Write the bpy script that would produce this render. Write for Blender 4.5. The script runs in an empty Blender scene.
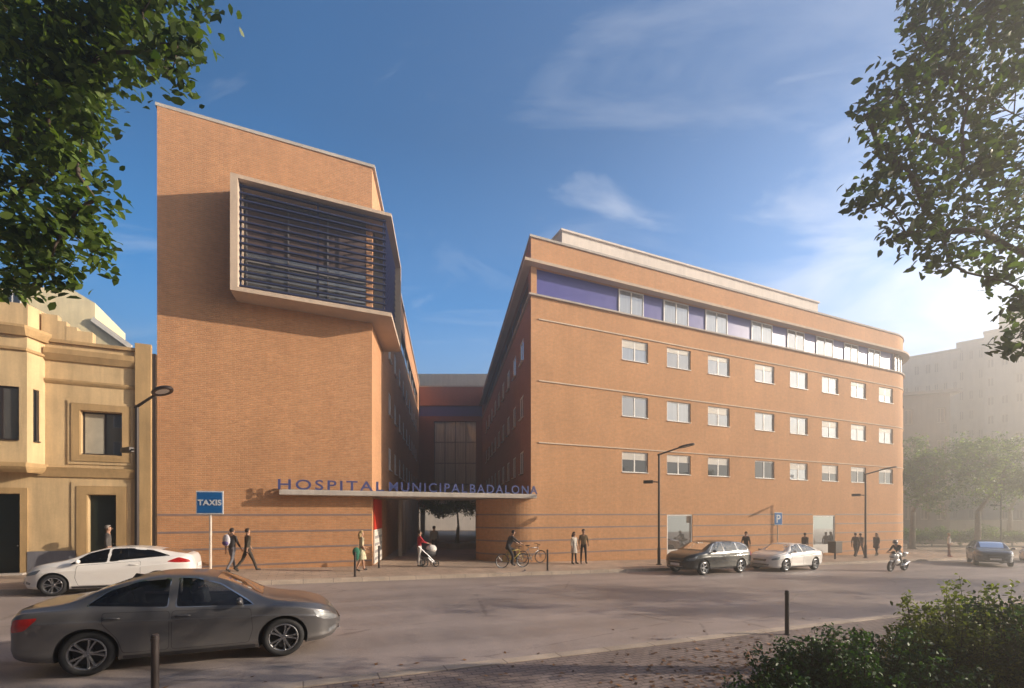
import bpy, bmesh, math, random
import numpy as np
from mathutils import Vector, Matrix, Euler
random.seed(7)
PI = math.pi
scene = bpy.context.scene
COL = scene.collection
rad = math.radians

# ------------------------------------------------------------------ survey of the place
F, HX, HY, EYE = 469.0, 512.0, 514.0, 2.29          # wide lens, level camera, eye height
A = rad(24.0)                                        # the street runs 24 degrees off the camera's right
U = Vector((math.cos(A), math.sin(A), 0)); N = Vector((math.sin(A), -math.cos(A), 0))
C0 = Vector((1.01, 25.0, 0))                         # street corner of the brick wing
def gt(t): return -0.0208 * (max(-45.0, min(48.0, t)) + 13.5)      # pavement level falls along the street
def S(t, y, z=0.0):                                  # street frame (along, behind the facade line, up) to world
    p = C0 + U * t - N * y; return Vector((p.x, p.y, z))
def toS(X, Y):
    d = Vector((X, Y, 0)) - C0; return d.dot(U), -d.dot(N)
def g(X, Y): return gt(toS(X, Y)[0])
def at(px, py, d): return Vector(((px - HX) / F * d, d, EYE + (HY - py) / F * d))
def t_at(px, w=0.0):                                 # where a sight line meets the vertical plane w in front of the facade
    c = C0 + N * w; k = (px - HX) / F
    return (k * c.y - c.x) / (U.x - k * U.y)
def on_ground(px, py, dz=0.0):
    d = 20.0
    for _ in range(30):
        X = (px - HX) / F * d; z = g(X, d) + dz
        d = (EYE - z) * F / (py - HY)
    X = (px - HX) / F * d
    return Vector((X, d, g(X, d) + dz))
ROAD = -0.12

# ------------------------------------------------------------------ mesh helpers
class MB:
    def __init__(s): s.v = []; s.f = []; s.m = []
    def add(s, vs, fs, mi=0, M=None):
        b = len(s.v)
        for p in vs:
            p = Vector(p)
            if M is not None: p = M @ p
            s.v.append((p.x, p.y, p.z))
        for f in fs: s.f.append(tuple(b + i for i in f)); s.m.append(mi)
        return s
    def quad(s, a, b, c, d, mi=0): return s.add([a, b, c, d], [(0, 1, 2, 3)], mi)
    def box(s, x0, x1, y0, y1, z0, z1, mi=0, M=None):
        vs = [(x, y, z) for z in (z0, z1) for y in (y0, y1) for x in (x0, x1)]
        return s.add(vs, [(0, 2, 3, 1), (4, 5, 7, 6), (0, 1, 5, 4), (2, 6, 7, 3), (0, 4, 6, 2), (1, 3, 7, 5)], mi, M)
    def bbox(s, x0, x1, y0, y1, z0, z1, b=0.01, mi=0, M=None):      # box with bevelled edges
        bm = bmesh.new(); bmesh.ops.create_cube(bm, size=1)
        for v in bm.verts: v.co = Vector(((x0 + x1) / 2 + v.co.x * (x1 - x0), (y0 + y1) / 2 + v.co.y * (y1 - y0), (z0 + z1) / 2 + v.co.z * (z1 - z0)))
        bmesh.ops.bevel(bm, geom=list(bm.edges), offset=b, segments=2, affect='EDGES', profile=.5)
        s.frombm(bm, mi, M); bm.free(); return s
    def frombm(s, bm, mi=0, M=None):
        bm.verts.index_update()
        return s.add([v.co.copy() for v in bm.verts], [tuple(v.index for v in f.verts) for f in bm.faces], mi, M)
    def prism(s, poly, z0, z1, mi=0, M=None, cap=True):              # poly in xy, extruded in z
        n = len(poly); vs = [(p[0], p[1], z0) for p in poly] + [(p[0], p[1], z1) for p in poly]
        fs = [(i, (i + 1) % n, n + (i + 1) % n, n + i) for i in range(n)]
        if cap: fs += [tuple(reversed(range(n))), tuple(range(n, 2 * n))]
        return s.add(vs, fs, mi, M)
    def tube(s, pts, rs, n=8, mi=0, M=None, cap=True):
        pts = [Vector(p) for p in pts]
        if not hasattr(rs, '__len__'): rs = [rs] * len(pts)
        vs = []; ref = None
        for i, p in enumerate(pts):
            d = (pts[min(i + 1, len(pts) - 1)] - pts[max(i - 1, 0)])
            d = d.normalized() if d.length > 1e-9 else Vector((0, 0, 1))
            if ref is None: ref = Vector((0, 0, 1)) if abs(d.z) < .9 else Vector((1, 0, 0))
            e1 = d.cross(ref); 
            if e1.length < 1e-6: e1 = d.cross(Vector((.3, .7, .2)))
            e1.normalize(); e2 = d.cross(e1); ref = e1.cross(d) if e1.cross(d).length > 0 else ref
            for k in range(n):
                a = 2 * PI * k / n; vs.append(p + (e1 * math.cos(a) + e2 * math.sin(a)) * rs[i])
        fs = [(i * n + k, i * n + (k + 1) % n, (i + 1) * n + (k + 1) % n, (i + 1) * n + k) for i in range(len(pts) - 1) for k in range(n)]
        if cap: fs += [tuple(reversed(range(n))), tuple(range((len(pts) - 1) * n, len(pts) * n))]
        return s.add(vs, fs, mi, M)
    def lathe(s, prof, n=24, mi=0, M=None, closed=False):            # (r,z) profile about z
        vs = [(r * math.cos(2 * PI * k / n), r * math.sin(2 * PI * k / n), z) for r, z in prof for k in range(n)]
        L = len(prof); R = L if closed else L - 1
        fs = [(i * n + k, i * n + (k + 1) % n, ((i + 1) % L) * n + (k + 1) % n, ((i + 1) % L) * n + k) for i in range(R) for k in range(n)]
        return s.add(vs, fs, mi, M)
    def ell(s, c, r, mi=0, M=None, u=12, v=8):
        bm = bmesh.new(); bmesh.ops.create_uvsphere(bm, u_segments=u, v_segments=v, radius=1)
        for q in bm.verts: q.co = Vector((c[0] + q.co.x * r[0], c[1] + q.co.y * r[1], c[2] + q.co.z * r[2]))
        s.frombm(bm, mi, M); bm.free(); return s
    def build(s, name, mats, parent=None, smooth=False, loc=None, rot=None, sharp=None):
        me = bpy.data.meshes.new(name); me.from_pydata(s.v, [], s.f)
        if not isinstance(mats, (list, tuple)): mats = [mats]
        for m in mats: me.materials.append(m)
        me.polygons.foreach_set('material_index', s.m)
        bm = bmesh.new(); bm.from_mesh(me); bmesh.ops.recalc_face_normals(bm, faces=bm.faces); bm.to_mesh(me); bm.free()
        if smooth: me.polygons.foreach_set('use_smooth', [True] * len(me.polygons))
        if smooth and sharp: me.set_sharp_from_angle(angle=rad(sharp))
        me.update()
        return link(name, me, parent, loc, rot)
def link(name, data, parent=None, loc=None, rot=None):
    o = bpy.data.objects.new(name, data); COL.objects.link(o)
    if parent: o.parent = parent
    if loc is not None: o.location = loc
    if rot is not None: o.rotation_euler = rot
    return o
def thing(name, label, cat, loc=(0, 0, 0), rz=0, group=None, ry=0):
    o = link(name, None, None, loc, (0, ry, rz)); o.empty_display_size = .2
    return tag(o, label, cat, group)
def tag(o, label, cat, group=None):
    o['label'] = label; o['category'] = cat
    if group: o['group'] = group
    return o
def kids(o): return [c for c in COL.objects if c.parent is o]
def dup(o, loc, rz=None, label=None, parent=None):
    c = o.copy(); COL.objects.link(c)
    if parent: c.parent = parent
    if loc is not None: c.location = loc
    if rz is not None: c.rotation_euler = (0, 0, rz)
    if label: c['label'] = label
    for k in list(o.children):
        d = k.copy(); COL.objects.link(d); d.parent = c
        for h in list(k.children):
            e = h.copy(); COL.objects.link(e); e.parent = d
    return c
def evaluated(ob):                                   # apply modifiers without operators
    dg = bpy.context.evaluated_depsgraph_get(); me = bpy.data.meshes.new_from_object(ob.evaluated_get(dg), depsgraph=dg)
    return me
def drop(o):
    d = o.data; bpy.data.objects.remove(o, do_unlink=True)
    if isinstance(d, bpy.types.Mesh): bpy.data.meshes.remove(d)
    elif isinstance(d, bpy.types.Curve): bpy.data.curves.remove(d)
def text_mesh(txt, h, depth, spacing=1.0, bevel=0.0):
    cu = bpy.data.curves.new('txt', 'FONT'); cu.body = txt; cu.size = h / .72; cu.extrude = depth; cu.space_character = spacing
    cu.offset = bevel; cu.align_x = 'LEFT'; cu.resolution_u = 4
    o = link('txt', cu); bpy.context.view_layer.update(); me = evaluated(o); drop(o); return me
def pchip(pts):
    xs = [p[0] for p in pts]; ys = [p[1] for p in pts]; n = len(xs)
    h = [xs[i + 1] - xs[i] for i in range(n - 1)]; d = [(ys[i + 1] - ys[i]) / h[i] for i in range(n - 1)]
    m = [d[0]] + [0 if d[i - 1] * d[i] <= 0 else (h[i - 1] + h[i]) * 3 / ((2 * h[i] + h[i - 1]) / d[i - 1] + (h[i] + 2 * h[i - 1]) / d[i]) for i in range(1, n - 1)] + [d[-1]]
    def f(x):
        if x <= xs[0]: return ys[0]
        if x >= xs[-1]: return ys[-1]
        i = 0
        while x > xs[i + 1]: i += 1
        t = (x - xs[i]) / h[i]; t2 = t * t; t3 = t2 * t
        return (2 * t3 - 3 * t2 + 1) * ys[i] + (t3 - 2 * t2 + t) * h[i] * m[i] + (3 * t2 - 2 * t3) * ys[i + 1] + (t3 - t2) * h[i] * m[i + 1]
    return f

# ------------------------------------------------------------------ materials
class NT:
    def __init__(s, m): m.use_nodes = True; s.t = m.node_tree; s.n = s.t.nodes; s.n.clear()
    def __call__(s, ty, inp=None, **kw):
        nd = s.n.new(ty)
        for k, v in kw.items(): setattr(nd, k, v)
        for k, v in (inp or {}).items():
            if isinstance(v, bpy.types.NodeSocket): s.t.links.new(v, nd.inputs[k])
            else: nd.inputs[k].default_value = v
        return nd
    def math(s, op, a, b=0.0, c=None, clamp=False):
        i = {0: a, 1: b}
        if c is not None: i[2] = c
        return s('ShaderNodeMath', i, operation=op, use_clamp=clamp).outputs[0]
    def mix(s, f, a, b, bt='MIX'):
        nd = s.n.new('ShaderNodeMix'); nd.data_type = 'RGBA'; nd.blend_type = bt
        for k, v in ((0, f), (6, a), (7, b)):
            if isinstance(v, bpy.types.NodeSocket): s.t.links.new(v, nd.inputs[k])
            else: nd.inputs[k].default_value = v
        return nd.outputs[2]
    def noise(s, vec, sc, det=4, rough=.55, dist=0.0):
        return s('ShaderNodeTexNoise', {'Vector': vec, 'Scale': sc, 'Detail': det, 'Roughness': rough, 'Distortion': dist}).outputs['Fac']
    def ramp(s, f, stops, interp='LINEAR'):
        r = s('ShaderNodeValToRGB', {0: f}); e = r.color_ramp; e.interpolation = interp
        while len(e.elements) < len(stops): e.elements.new(.5)
        for q, (p, c) in zip(e.elements, stops): q.position = p; q.color = c4(c)
        return r.outputs[0]
def c4(c):
    if not hasattr(c, '__len__'): c = (c, c, c)
    return (c[0], c[1], c[2], 1.0)
_M = {}
def mat(name, col, rough=.6, metal=0.0, var=.12, vs=3.0, bump=0.0, bs=60.0, coat=0.0, spec=.5, emit=None, island=0.0, alpha=None):
    if name in _M: return _M[name]
    m = bpy.data.materials.new(name); T = NT(m); tc = T('ShaderNodeTexCoord').outputs['Object']
    n1 = T.noise(tc, vs, 5, .6)
    lo = tuple(c * (1 - var) for c in col); hi = tuple(min(1, c * (1 + var)) for c in col)
    c = T.ramp(n1, [(.3, lo), (.7, hi)])
    if island:
        ri = T('ShaderNodeNewGeometry').outputs['Random Per Island']
        c = T.mix(1.0, c, T.ramp(ri, [(0, 1 - island), (1, 1 + island * .4)]), 'MULTIPLY')
    p = T('ShaderNodeBsdfPrincipled', {'Base Color': c, 'Metallic': metal, 'Coat Weight': coat, 'Specular IOR Level': spec})
    T.t.links.new(T.math('ADD', T.math('MULTIPLY', n1, .16), rough - .08, clamp=True), p.inputs['Roughness'])
    if bump:
        b = T('ShaderNodeBump', {'Strength': bump, 'Distance': .02, 'Height': T.noise(tc, bs, 3)}); T.t.links.new(b.outputs[0], p.inputs['Normal'])
    if emit: p.inputs['Emission Color'].default_value = c4(col); p.inputs['Emission Strength'].default_value = emit
    T('ShaderNodeOutputMaterial', {0: p.outputs[0]}); _M[name] = m; return m
def wall_uv(T):                                      # metres along the wall and up it, for any vertical face
    ge = T('ShaderNodeNewGeometry'); tx = T('ShaderNodeVectorMath', {0: (0, 0, 1), 1: ge.outputs['True Normal']}, operation='CROSS_PRODUCT').outputs[0]
    u = T('ShaderNodeVectorMath', {0: ge.outputs['Position'], 1: tx}, operation='DOT_PRODUCT').outputs['Value']
    z = T('ShaderNodeSeparateXYZ', {0: ge.outputs['Position']}).outputs[2]
    return T('ShaderNodeCombineXYZ', {0: u, 1: z}).outputs[0], ge.outputs['Position']
def brick(name, c1, c2, mortar, bw=.30, rh=.075, ms=.012, bump=.5):
    m = bpy.data.materials.new(name); T = NT(m); uv, pos = wall_uv(T)
    bt = T('ShaderNodeTexBrick', {'Vector': uv, 'Color1': c4(c1), 'Color2': c4(c2), 'Mortar': c4(mortar), 'Scale': 1.0, 'Mortar Size': ms, 'Mortar Smooth': .3, 'Bias': 0.0, 'Brick Width': bw, 'Row Height': rh})
    big = T.noise(pos, .35, 6, .65); fine = T.noise(uv, 5.0, 4, .7)
    str_ = T.noise(T('ShaderNodeMapping', {'Vector': uv, 'Scale': (1.6, .12, 1)}).outputs[0], 1.0, 5, .6)   # rain streaks
    c = T.mix(1.0, bt.outputs['Color'], T.ramp(big, [(.3, .90), (.7, 1.07)]), 'MULTIPLY')
    c = T.mix(1.0, c, T.ramp(fine, [(.3, .86), (.7, 1.10)]), 'MULTIPLY')
    c = T.mix(1.0, c, T.ramp(str_, [(.35, .94), (.65, 1.03)]), 'MULTIPLY')
    p = T('ShaderNodeBsdfPrincipled', {'Base Color': c, 'Roughness': .88, 'Specular IOR Level': .2})
    b = T('ShaderNodeBump', {'Strength': bump, 'Distance': .012, 'Height': T.math('SUBTRACT', T.math('MULTIPLY', fine, .35), bt.outputs['Fac'])}); T.t.links.new(b.outputs[0], p.inputs['Normal'])
    T('ShaderNodeOutputMaterial', {0: p.outputs[0]}); return m
def plaster(name, col, dirt=.25):
    m = bpy.data.materials.new(name); T = NT(m); uv, pos = wall_uv(T)
    st = T.noise(T('ShaderNodeMapping', {'Vector': uv, 'Scale': (3.0, .25, 1)}).outputs[0], 1.0, 6, .65); big = T.noise(pos, .8, 6, .6); fi = T.noise(pos, 14, 4, .6)
    c = T.mix(1.0, c4(col), T.ramp(big, [(.3, 1 - dirt * .7), (.65, 1.05)]), 'MULTIPLY')
    c = T.mix(1.0, c, T.ramp(st, [(.3, 1 - dirt), (.6, 1.04)]), 'MULTIPLY'); c = T.mix(1.0, c, T.ramp(fi, [(.3, .95), (.7, 1.04)]), 'MULTIPLY')
    p = T('ShaderNodeBsdfPrincipled', {'Base Color': c, 'Roughness': .85, 'Specular IOR Level': .25})
    b = T('ShaderNodeBump', {'Strength': .25, 'Distance': .01, 'Height': fi}); T.t.links.new(b.outputs[0], p.inputs['Normal'])
    T('ShaderNodeOutputMaterial', {0: p.outputs[0]}); return m
def paving(name, kind):
    m = bpy.data.materials.new(name); T = NT(m); pos = T('ShaderNodeNewGeometry').outputs['Position']
    q = T('ShaderNodeMapping', {'Vector': pos, 'Rotation': (0, 0, -A)}).outputs[0]
    big = T.noise(pos, .22, 6, .65); mid = T.noise(pos, 1.7, 6, .7); fi = T.noise(pos, 45, 4, .7)
    if kind == 'asphalt':
        tracks = T.noise(T('ShaderNodeMapping', {'Vector': q, 'Scale': (.03, .9, 1)}).outputs[0], 1.0, 3, .5)
        c = T.ramp(mid, [(.3, (.31, .256, .232)), (.7, (.39, .325, .295))])
        c = T.mix(1.0, c, T.ramp(big, [(.35, .82), (.65, 1.10)]), 'MULTIPLY'); c = T.mix(1.0, c, T.ramp(tracks, [(.35, .84), (.62, 1.10)]), 'MULTIPLY')
        c = T.mix(1.0, c, T.ramp(fi, [(.25, .7), (.75, 1.28)]), 'MULTIPLY')
        cr = T('ShaderNodeTexVoronoi', {'Vector': T('ShaderNodeMapping', {'Vector': q, 'Scale': (.18, .34, 1)}).outputs[0], 'Scale': 1.0}, feature='DISTANCE_TO_EDGE').outputs['Distance']
        cr = T.math('ADD', cr, T.math('MULTIPLY', T.math('SUBTRACT', mid, .5), .08))
        c = T.mix(1.0, c, T.ramp(cr, [(0, .72), (.008, 1.0)]), 'MULTIPLY')
        ro = T.ramp(mid, [(.3, .42), (.7, .68)]); h = fi; bs, sp = .35, .45
    else:
        w, r_, ms, c1, c2, mo = {'brick': (.2, .1, .011, (.25, .195, .175), (.31, .245, .215), (.15, .12, .11)), 'slab': (.6, .4, .012, (.46, .35, .265), (.53, .40, .305), (.30, .22, .17)), 'kerb': (1.0, 5.0, .012, (.50, .41, .33), (.56, .46, .37), (.25, .2, .17))}[kind]
        bt = T('ShaderNodeTexBrick', {'Vector': q, 'Color1': c4(c1), 'Color2': c4(c2), 'Mortar': c4(mo), 'Scale': 1.0, 'Mortar Size': ms, 'Mortar Smooth': .2, 'Brick Width': w, 'Row Height': r_})
        c = T.mix(1.0, bt.outputs['Color'], T.ramp(big, [(.35, .78), (.65, 1.12)]), 'MULTIPLY'); c = T.mix(1.0, c, T.ramp(mid, [(.3, .75), (.7, 1.15)]), 'MULTIPLY')
        c = T.mix(1.0, c, T.ramp(fi, [(.3, .86), (.7, 1.12)]), 'MULTIPLY')
        ro = T.ramp(mid, [(.3, .6), (.7, .85)]); h = T.math('SUBTRACT', T.math('MULTIPLY', fi, .4), bt.outputs['Fac']); bs, sp = .5, .3
    p = T('ShaderNodeBsdfPrincipled', {'Base Color': c, 'Roughness': ro, 'Specular IOR Level': sp})
    b = T('ShaderNodeBump', {'Strength': bs, 'Distance': .012, 'Height': h}); T.t.links.new(b.outputs[0], p.inputs['Normal'])
    T('ShaderNodeOutputMaterial', {0: p.outputs[0]}); return m
def leafmat(name, a, b, trans=.35):
    m = bpy.data.materials.new(name); T = NT(m); ge = T('ShaderNodeNewGeometry'); ri = ge.outputs['Random Per Island']
    c = T.ramp(ri, [(0, a), (.75, b), (1, tuple(x * 1.35 for x in b))])
    big = T.noise(ge.outputs['Position'], .9, 3); c = T.mix(1.0, c, T.ramp(big, [(.35, .75), (.65, 1.2)]), 'MULTIPLY')
    d = T('ShaderNodeBsdfPrincipled', {'Base Color': c, 'Roughness': .5, 'Specular IOR Level': .35})
    tr = T('ShaderNodeBsdfTranslucent', {'Color': T.mix(1.0, c, (1.5, 1.6, .5, 1), 'MULTIPLY')})
    T('ShaderNodeOutputMaterial', {0: T('ShaderNodeMixShader', {0: trans, 1: d.outputs[0], 2: tr.outputs[0]}).outputs[0]}); return m
def glassmat(name, tint, refl=.5, back=None):
    """window glass: clear with a mirror-like skin; 'back' makes it opaque (blind or dark room right behind it)"""
    m = bpy.data.materials.new(name); T = NT(m)
    lw = T('ShaderNodeFresnel', {'IOR': 1.5}).outputs[0]; f = T.math('MULTIPLY_ADD', lw, 1.0, refl * .3, clamp=True)
    gl = T('ShaderNodeBsdfGlossy', {'Color': (.95, .97, 1, 1), 'Roughness': .02}).outputs[0]
    tc = T('ShaderNodeTexCoord').outputs['Object']
    if back is None: un = T('ShaderNodeBsdfTransparent', {'Color': c4(tint)}).outputs[0]
    else:
        fold = T.noise(T('ShaderNodeMapping', {'Vector': tc, 'Scale': (14, 14, .4)}).outputs[0], 1.0, 3)
        un = T('ShaderNodeBsdfDiffuse', {'Color': T.mix(1.0, c4(back), T.ramp(fold, [(.3, .72), (.7, 1.15)]), 'MULTIPLY')}).outputs[0]
    T('ShaderNodeOutputMaterial', {0: T('ShaderNodeMixShader', {0: f, 1: un, 2: gl}).outputs[0]}); return m
def carpaint(name, col, metal=.0, rough=.3):
    m = bpy.data.materials.new(name); T = NT(m); tc = T('ShaderNodeTexCoord').outputs['Object']; n = T.noise(tc, 2.5, 6, .7)
    z = T('ShaderNodeSeparateXYZ', {0: tc}).outputs[2]
    dust = T.math('MULTIPLY', T.ramp(z, [(.2, .26), (.7, .03)]), T.ramp(n, [(.3, .4), (.7, 1.0)]))   # road dust on the sills
    c = T.mix(dust, c4(col), (.26, .22, .18, 1)); ro = T.math('MULTIPLY_ADD', dust, .55, rough, clamp=True)
    p = T('ShaderNodeBsdfPrincipled', {'Base Color': c, 'Metallic': metal, 'Roughness': ro, 'Coat Weight': .6, 'Coat Roughness': .06})
    T('ShaderNodeOutputMaterial', {0: p.outputs[0]}); return m

BRICK = brick('orange_brick', (.605, .302, .142), (.53, .250, .117), (.50, .33, .21))
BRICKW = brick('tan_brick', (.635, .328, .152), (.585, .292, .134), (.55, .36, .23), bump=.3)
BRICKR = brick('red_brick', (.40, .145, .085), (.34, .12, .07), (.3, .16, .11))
CREAM = plaster('cream_render', (.70, .51, .285)); CREAMD = plaster('ochre_render', (.50, .335, .165)); CREAML = plaster('pale_render', (.80, .68, .42), .12)
GREYR = plaster('grey_render', (.36, .34, .34), .2); WHITER = plaster('white_render', (.70, .66, .60), .12); PLINTH = plaster('blue_grey_plinth', (.20, .20, .23), .3)
CONC = plaster('pale_concrete', (.50, .45, .40), .18); SOFF = plaster('soffit_concrete', (.55, .43, .33), .12)
FARW = plaster('far_block_render', (.80, .74, .66), .10); FARG = plaster('far_grey_render', (.50, .46, .42), .12)
PURPLE = mat('purple_panel', (.075, .075, .30), .35, var=.06); BAND = mat('slate_band', (.25, .19, .175), .6)
WHITE = mat('white_frame', (.80, .77, .72), .4, var=.05); DARKM = mat('dark_bronze', (.035, .026, .024), .45, var=.2); NAVY = mat('navy_slat', (.018, .024, .075), .4)
BLACK = mat('black_rubber', (.018, .018, .019), .75); BLKG = mat('gloss_black', (.012, .012, .013), .2); CHROME = mat('chrome', (.7, .7, .7), .15, 1.0, var=.02)
ALLOY = mat('alloy', (.36, .36, .37), .25, .9, var=.05); DISCM = mat('brake_dark', (.03, .03, .032), .5, .3); INTER = mat('cabin_trim', (.035, .033, .036), .7); SEATM = mat('seat_fabric', (.05, .048, .05), .8)
BLUES = mat('sign_blue', (.015, .15, .42), .4, var=.04); SIGNW = mat('sign_white', (.8, .8, .8), .4, var=.03); LETB = mat('letter_blue', (.06, .08, .22), .35, var=.08)
REDP = mat('red_panel', (.55, .035, .015), .5); DOORK = mat('dark_green_door', (.012, .02, .017), .4); GALV = mat('pale_post', (.62, .54, .46), .5, var=.08)
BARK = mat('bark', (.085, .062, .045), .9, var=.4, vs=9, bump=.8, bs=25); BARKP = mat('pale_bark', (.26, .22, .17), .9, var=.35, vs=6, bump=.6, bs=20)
LEAFN = leafmat('leaf_near', (.030, .062, .012), (.120, .175, .034)); LEAFR = leafmat('leaf_dark', (.022, .052, .014), (.082, .130, .028), .32)
LEAFB = leafmat('leaf_bush', (.020, .055, .020), (.055, .120, .034), .25); LEAFY = leafmat('leaf_sunlit', (.06, .09, .02), (.22, .26, .06), .35)  # right-hand bush: sunlit yellow-green put into the leaf colour
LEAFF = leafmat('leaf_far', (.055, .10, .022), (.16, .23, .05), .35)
GLASSC = glassmat('cabin_glass', (.42, .46, .5), .08); GLASSP = glassmat('blind_glass', 0, .6, (.24, .26, .28)); GLASSD = glassmat('dark_glass', 0, .15, (.022, .024, .026)); GLASSR = glassmat('room_glass', 0, .7, (.10, .095, .09))
LAMPG = mat('lamp_lens', (.8, .8, .76), .3, var=.02); HEADL = mat('headlight_lens', (.30, .31, .32), .2, .5, var=.1, vs=9); TAIL = mat('taillight_lens', (.42, .012, .012), .15, var=.25, vs=12, coat=.6)
# ------------------------------------------------------------------ ground
TB = [-70, -45, -30, -15, 0, 15, 30, 48, 75, 150]
def strip(name, w0, w1, dz, m, t0=-70, t1=150):
    mb = MB(); ts = [t0] + [t for t in TB if t0 < t < t1] + [t1]; ws = [w0 + (w1 - w0) * i / 2 for i in range(3)]
    for a, b in zip(ts, ts[1:]):
        for c, d in zip(ws, ws[1:]):
            mb.quad(S(a, -c, gt(a) + dz), S(b, -c, gt(b) + dz), S(b, -d, gt(b) + dz), S(a, -d, gt(a) + dz))
    o = mb.build(name, m); o['kind'] = 'structure'; return o
def kerb(name, w0, w1, m, t0=-70, t1=150):
    mb = MB(); ts = [t0] + [t for t in TB if t0 < t < t1] + [t1]; pr = [(w0, -.25), (w0, .012), (w1, .012), (w1, -.25)]
    for a, b in zip(ts, ts[1:]):
        for i in range(3):
            p, q = pr[i], pr[i + 1]; mb.quad(S(a, -p[0], gt(a) + p[1]), S(b, -p[0], gt(b) + p[1]), S(b, -q[0], gt(b) + q[1]), S(a, -q[0], gt(a) + q[1]))
    o = mb.build(name, m); o['kind'] = 'structure'; return o
ASPH = paving('asphalt', 'asphalt'); PBR = paving('brick_pavers', 'brick'); PSL = paving('pavement_slabs', 'slab'); PKB = paving('kerb_stone', 'kerb')
EARTH = mat('earth', (.12, .095, .07), .9, var=.3)
strip('ground', -120, 60, -.6, EARTH); strip('road', 4.25, 15.3, ROAD, ASPH); strip('far_pavement', -110, 4.0, 0, PSL); strip('near_pavement', 15.5, 50, 0, PBR)
kerb('far_kerb', 4.0, 4.28, PKB); kerb('near_kerb', 15.28, 15.5, PKB)

# ------------------------------------------------------------------ building helpers
def grid_wall(mb, O, d, inn, L, z0, z1, holes, rev=.18, mi=0, mr=None):
    """wall from O along d with rectangular openings; reveals run 'rev' inwards"""
    mr = mi if mr is None else mr; O = Vector(O); d = Vector(d).normalized(); inn = Vector(inn).normalized()
    ss = sorted({0.0, L} | {h[0] for h in holes} | {h[1] for h in holes}); zs = sorted({z0, z1} | {h[2] for h in holes} | {h[3] for h in holes})
    P = lambda s, z, k=0.0: O + d * s + inn * k + Vector((0, 0, z))
    for a, b in zip(ss, ss[1:]):
        for c, e in zip(zs, zs[1:]):
            m = ((a + b) / 2, (c + e) / 2)
            if not any(h[0] < m[0] < h[1] and h[2] < m[1] < h[3] for h in holes): mb.quad(P(a, c), P(b, c), P(b, e), P(a, e), mi)
    for a, b, c, e in holes:
        mb.quad(P(a, c), P(a, c, rev), P(a, e, rev), P(a, e), mr); mb.quad(P(b, c), P(b, e), P(b, e, rev), P(b, c, rev), mr)
        mb.quad(P(a, c), P(b, c), P(b, c, rev), P(a, c, rev), mr); mb.quad(P(a, e), P(a, e, rev), P(b, e, rev), P(b, e), mr)
_W = {}
SHUT = mat('blind_slats', (.60, .56, .50), .6, var=.06)
def window(parent, x, y, z0, w, h, rz, glass, muls=(0.5,), fr=.07, frame=None, name='window', sill=True, shut=0):
    """frame mesh with its pane as a child; x,y is the left foot of the opening, rz its direction; faces local -y"""
    key = (round(w, 3), round(h, 3), muls, fr, sill, id(frame))
    if key not in _W:
        mb = MB(); mb.box(0, w, -.03, .04, 0, fr); mb.box(0, w, -.03, .04, h - fr, h); mb.box(0, fr, -.03, .04, fr, h - fr); mb.box(w - fr, w, -.03, .04, fr, h - fr)
        for m in muls: mb.box(w * m - fr * .6, w * m + fr * .6, -.025, .035, fr, h - fr)
        if sill: mb.box(.0, w, -.16, -.031, 0, .035)
        me = MB.build(mb, name, frame or WHITE); pb = MB().box(fr * .6, w - fr * .6, .0, .012, fr * .6, h - fr * .6).build('pane', GLASSP)
        _W[key] = (me.data, pb.data); bpy.data.objects.remove(me); bpy.data.objects.remove(pb)
    o = link(name, _W[key][0], parent, (x, y, z0), (0, 0, rz))
    p = link('pane', _W[key][1], o); p.material_slots[0].link = 'OBJECT'; p.material_slots[0].material = glass
    if shut > 0:
        k = ('s', round(w, 2), round(h, 2), round(shut, 2))
        if k not in _W: b = MB().box(fr * .9, w - fr * .9, -.02, -.004, h - fr - (h - 2 * fr) * shut, h - fr * .9); q = b.build('roller_blind', SHUT); _W[k] = q.data; bpy.data.objects.remove(q)
        link('roller_blind', _W[k], o)
    return o
def loft_ring(mb, path, prof, mi=0, closed=False):
    """sweep profile [(out,z)] along plan path [(x,y)], out = to the right of travel (street side)"""
    n = len(path); rows = []
    for i, p in enumerate(path):
        a = Vector(path[max(i - 1, 0)]); b = Vector(path[min(i + 1, n - 1)]); d = (b - a).normalized(); o = Vector((d.y, -d.x))
        k = 1.0
        if 0 < i < n - 1:
            d1 = (Vector(p) - a).normalized(); k = 1 / max(.3, d.dot(d1))
        rows.append([(p[0] + o.x * q[0] * k, p[1] + o.y * q[0] * k, q[1]) for q in prof])
    m = len(prof)
    for r, s in zip(rows, rows[1:]):
        for j in range(m): mb.quad(r[j], s[j], s[(j + 1) % m], r[(j + 1) % m], mi)
    mb.add(rows[0], [tuple(range(m))], mi); mb.add(rows[-1], [tuple(range(m))], mi)
def bands(parent, path, zs, out=.012, h=.075):
    for z in zs:
        mb = MB(); loft_ring(mb, path, [(-.02, z), (out, z), (out, z + h), (-.02, z + h)]); mb.build('tile_band', BAND, parent)
BZ = [2.22, 1.52, .82, .12, -.58]

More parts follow.
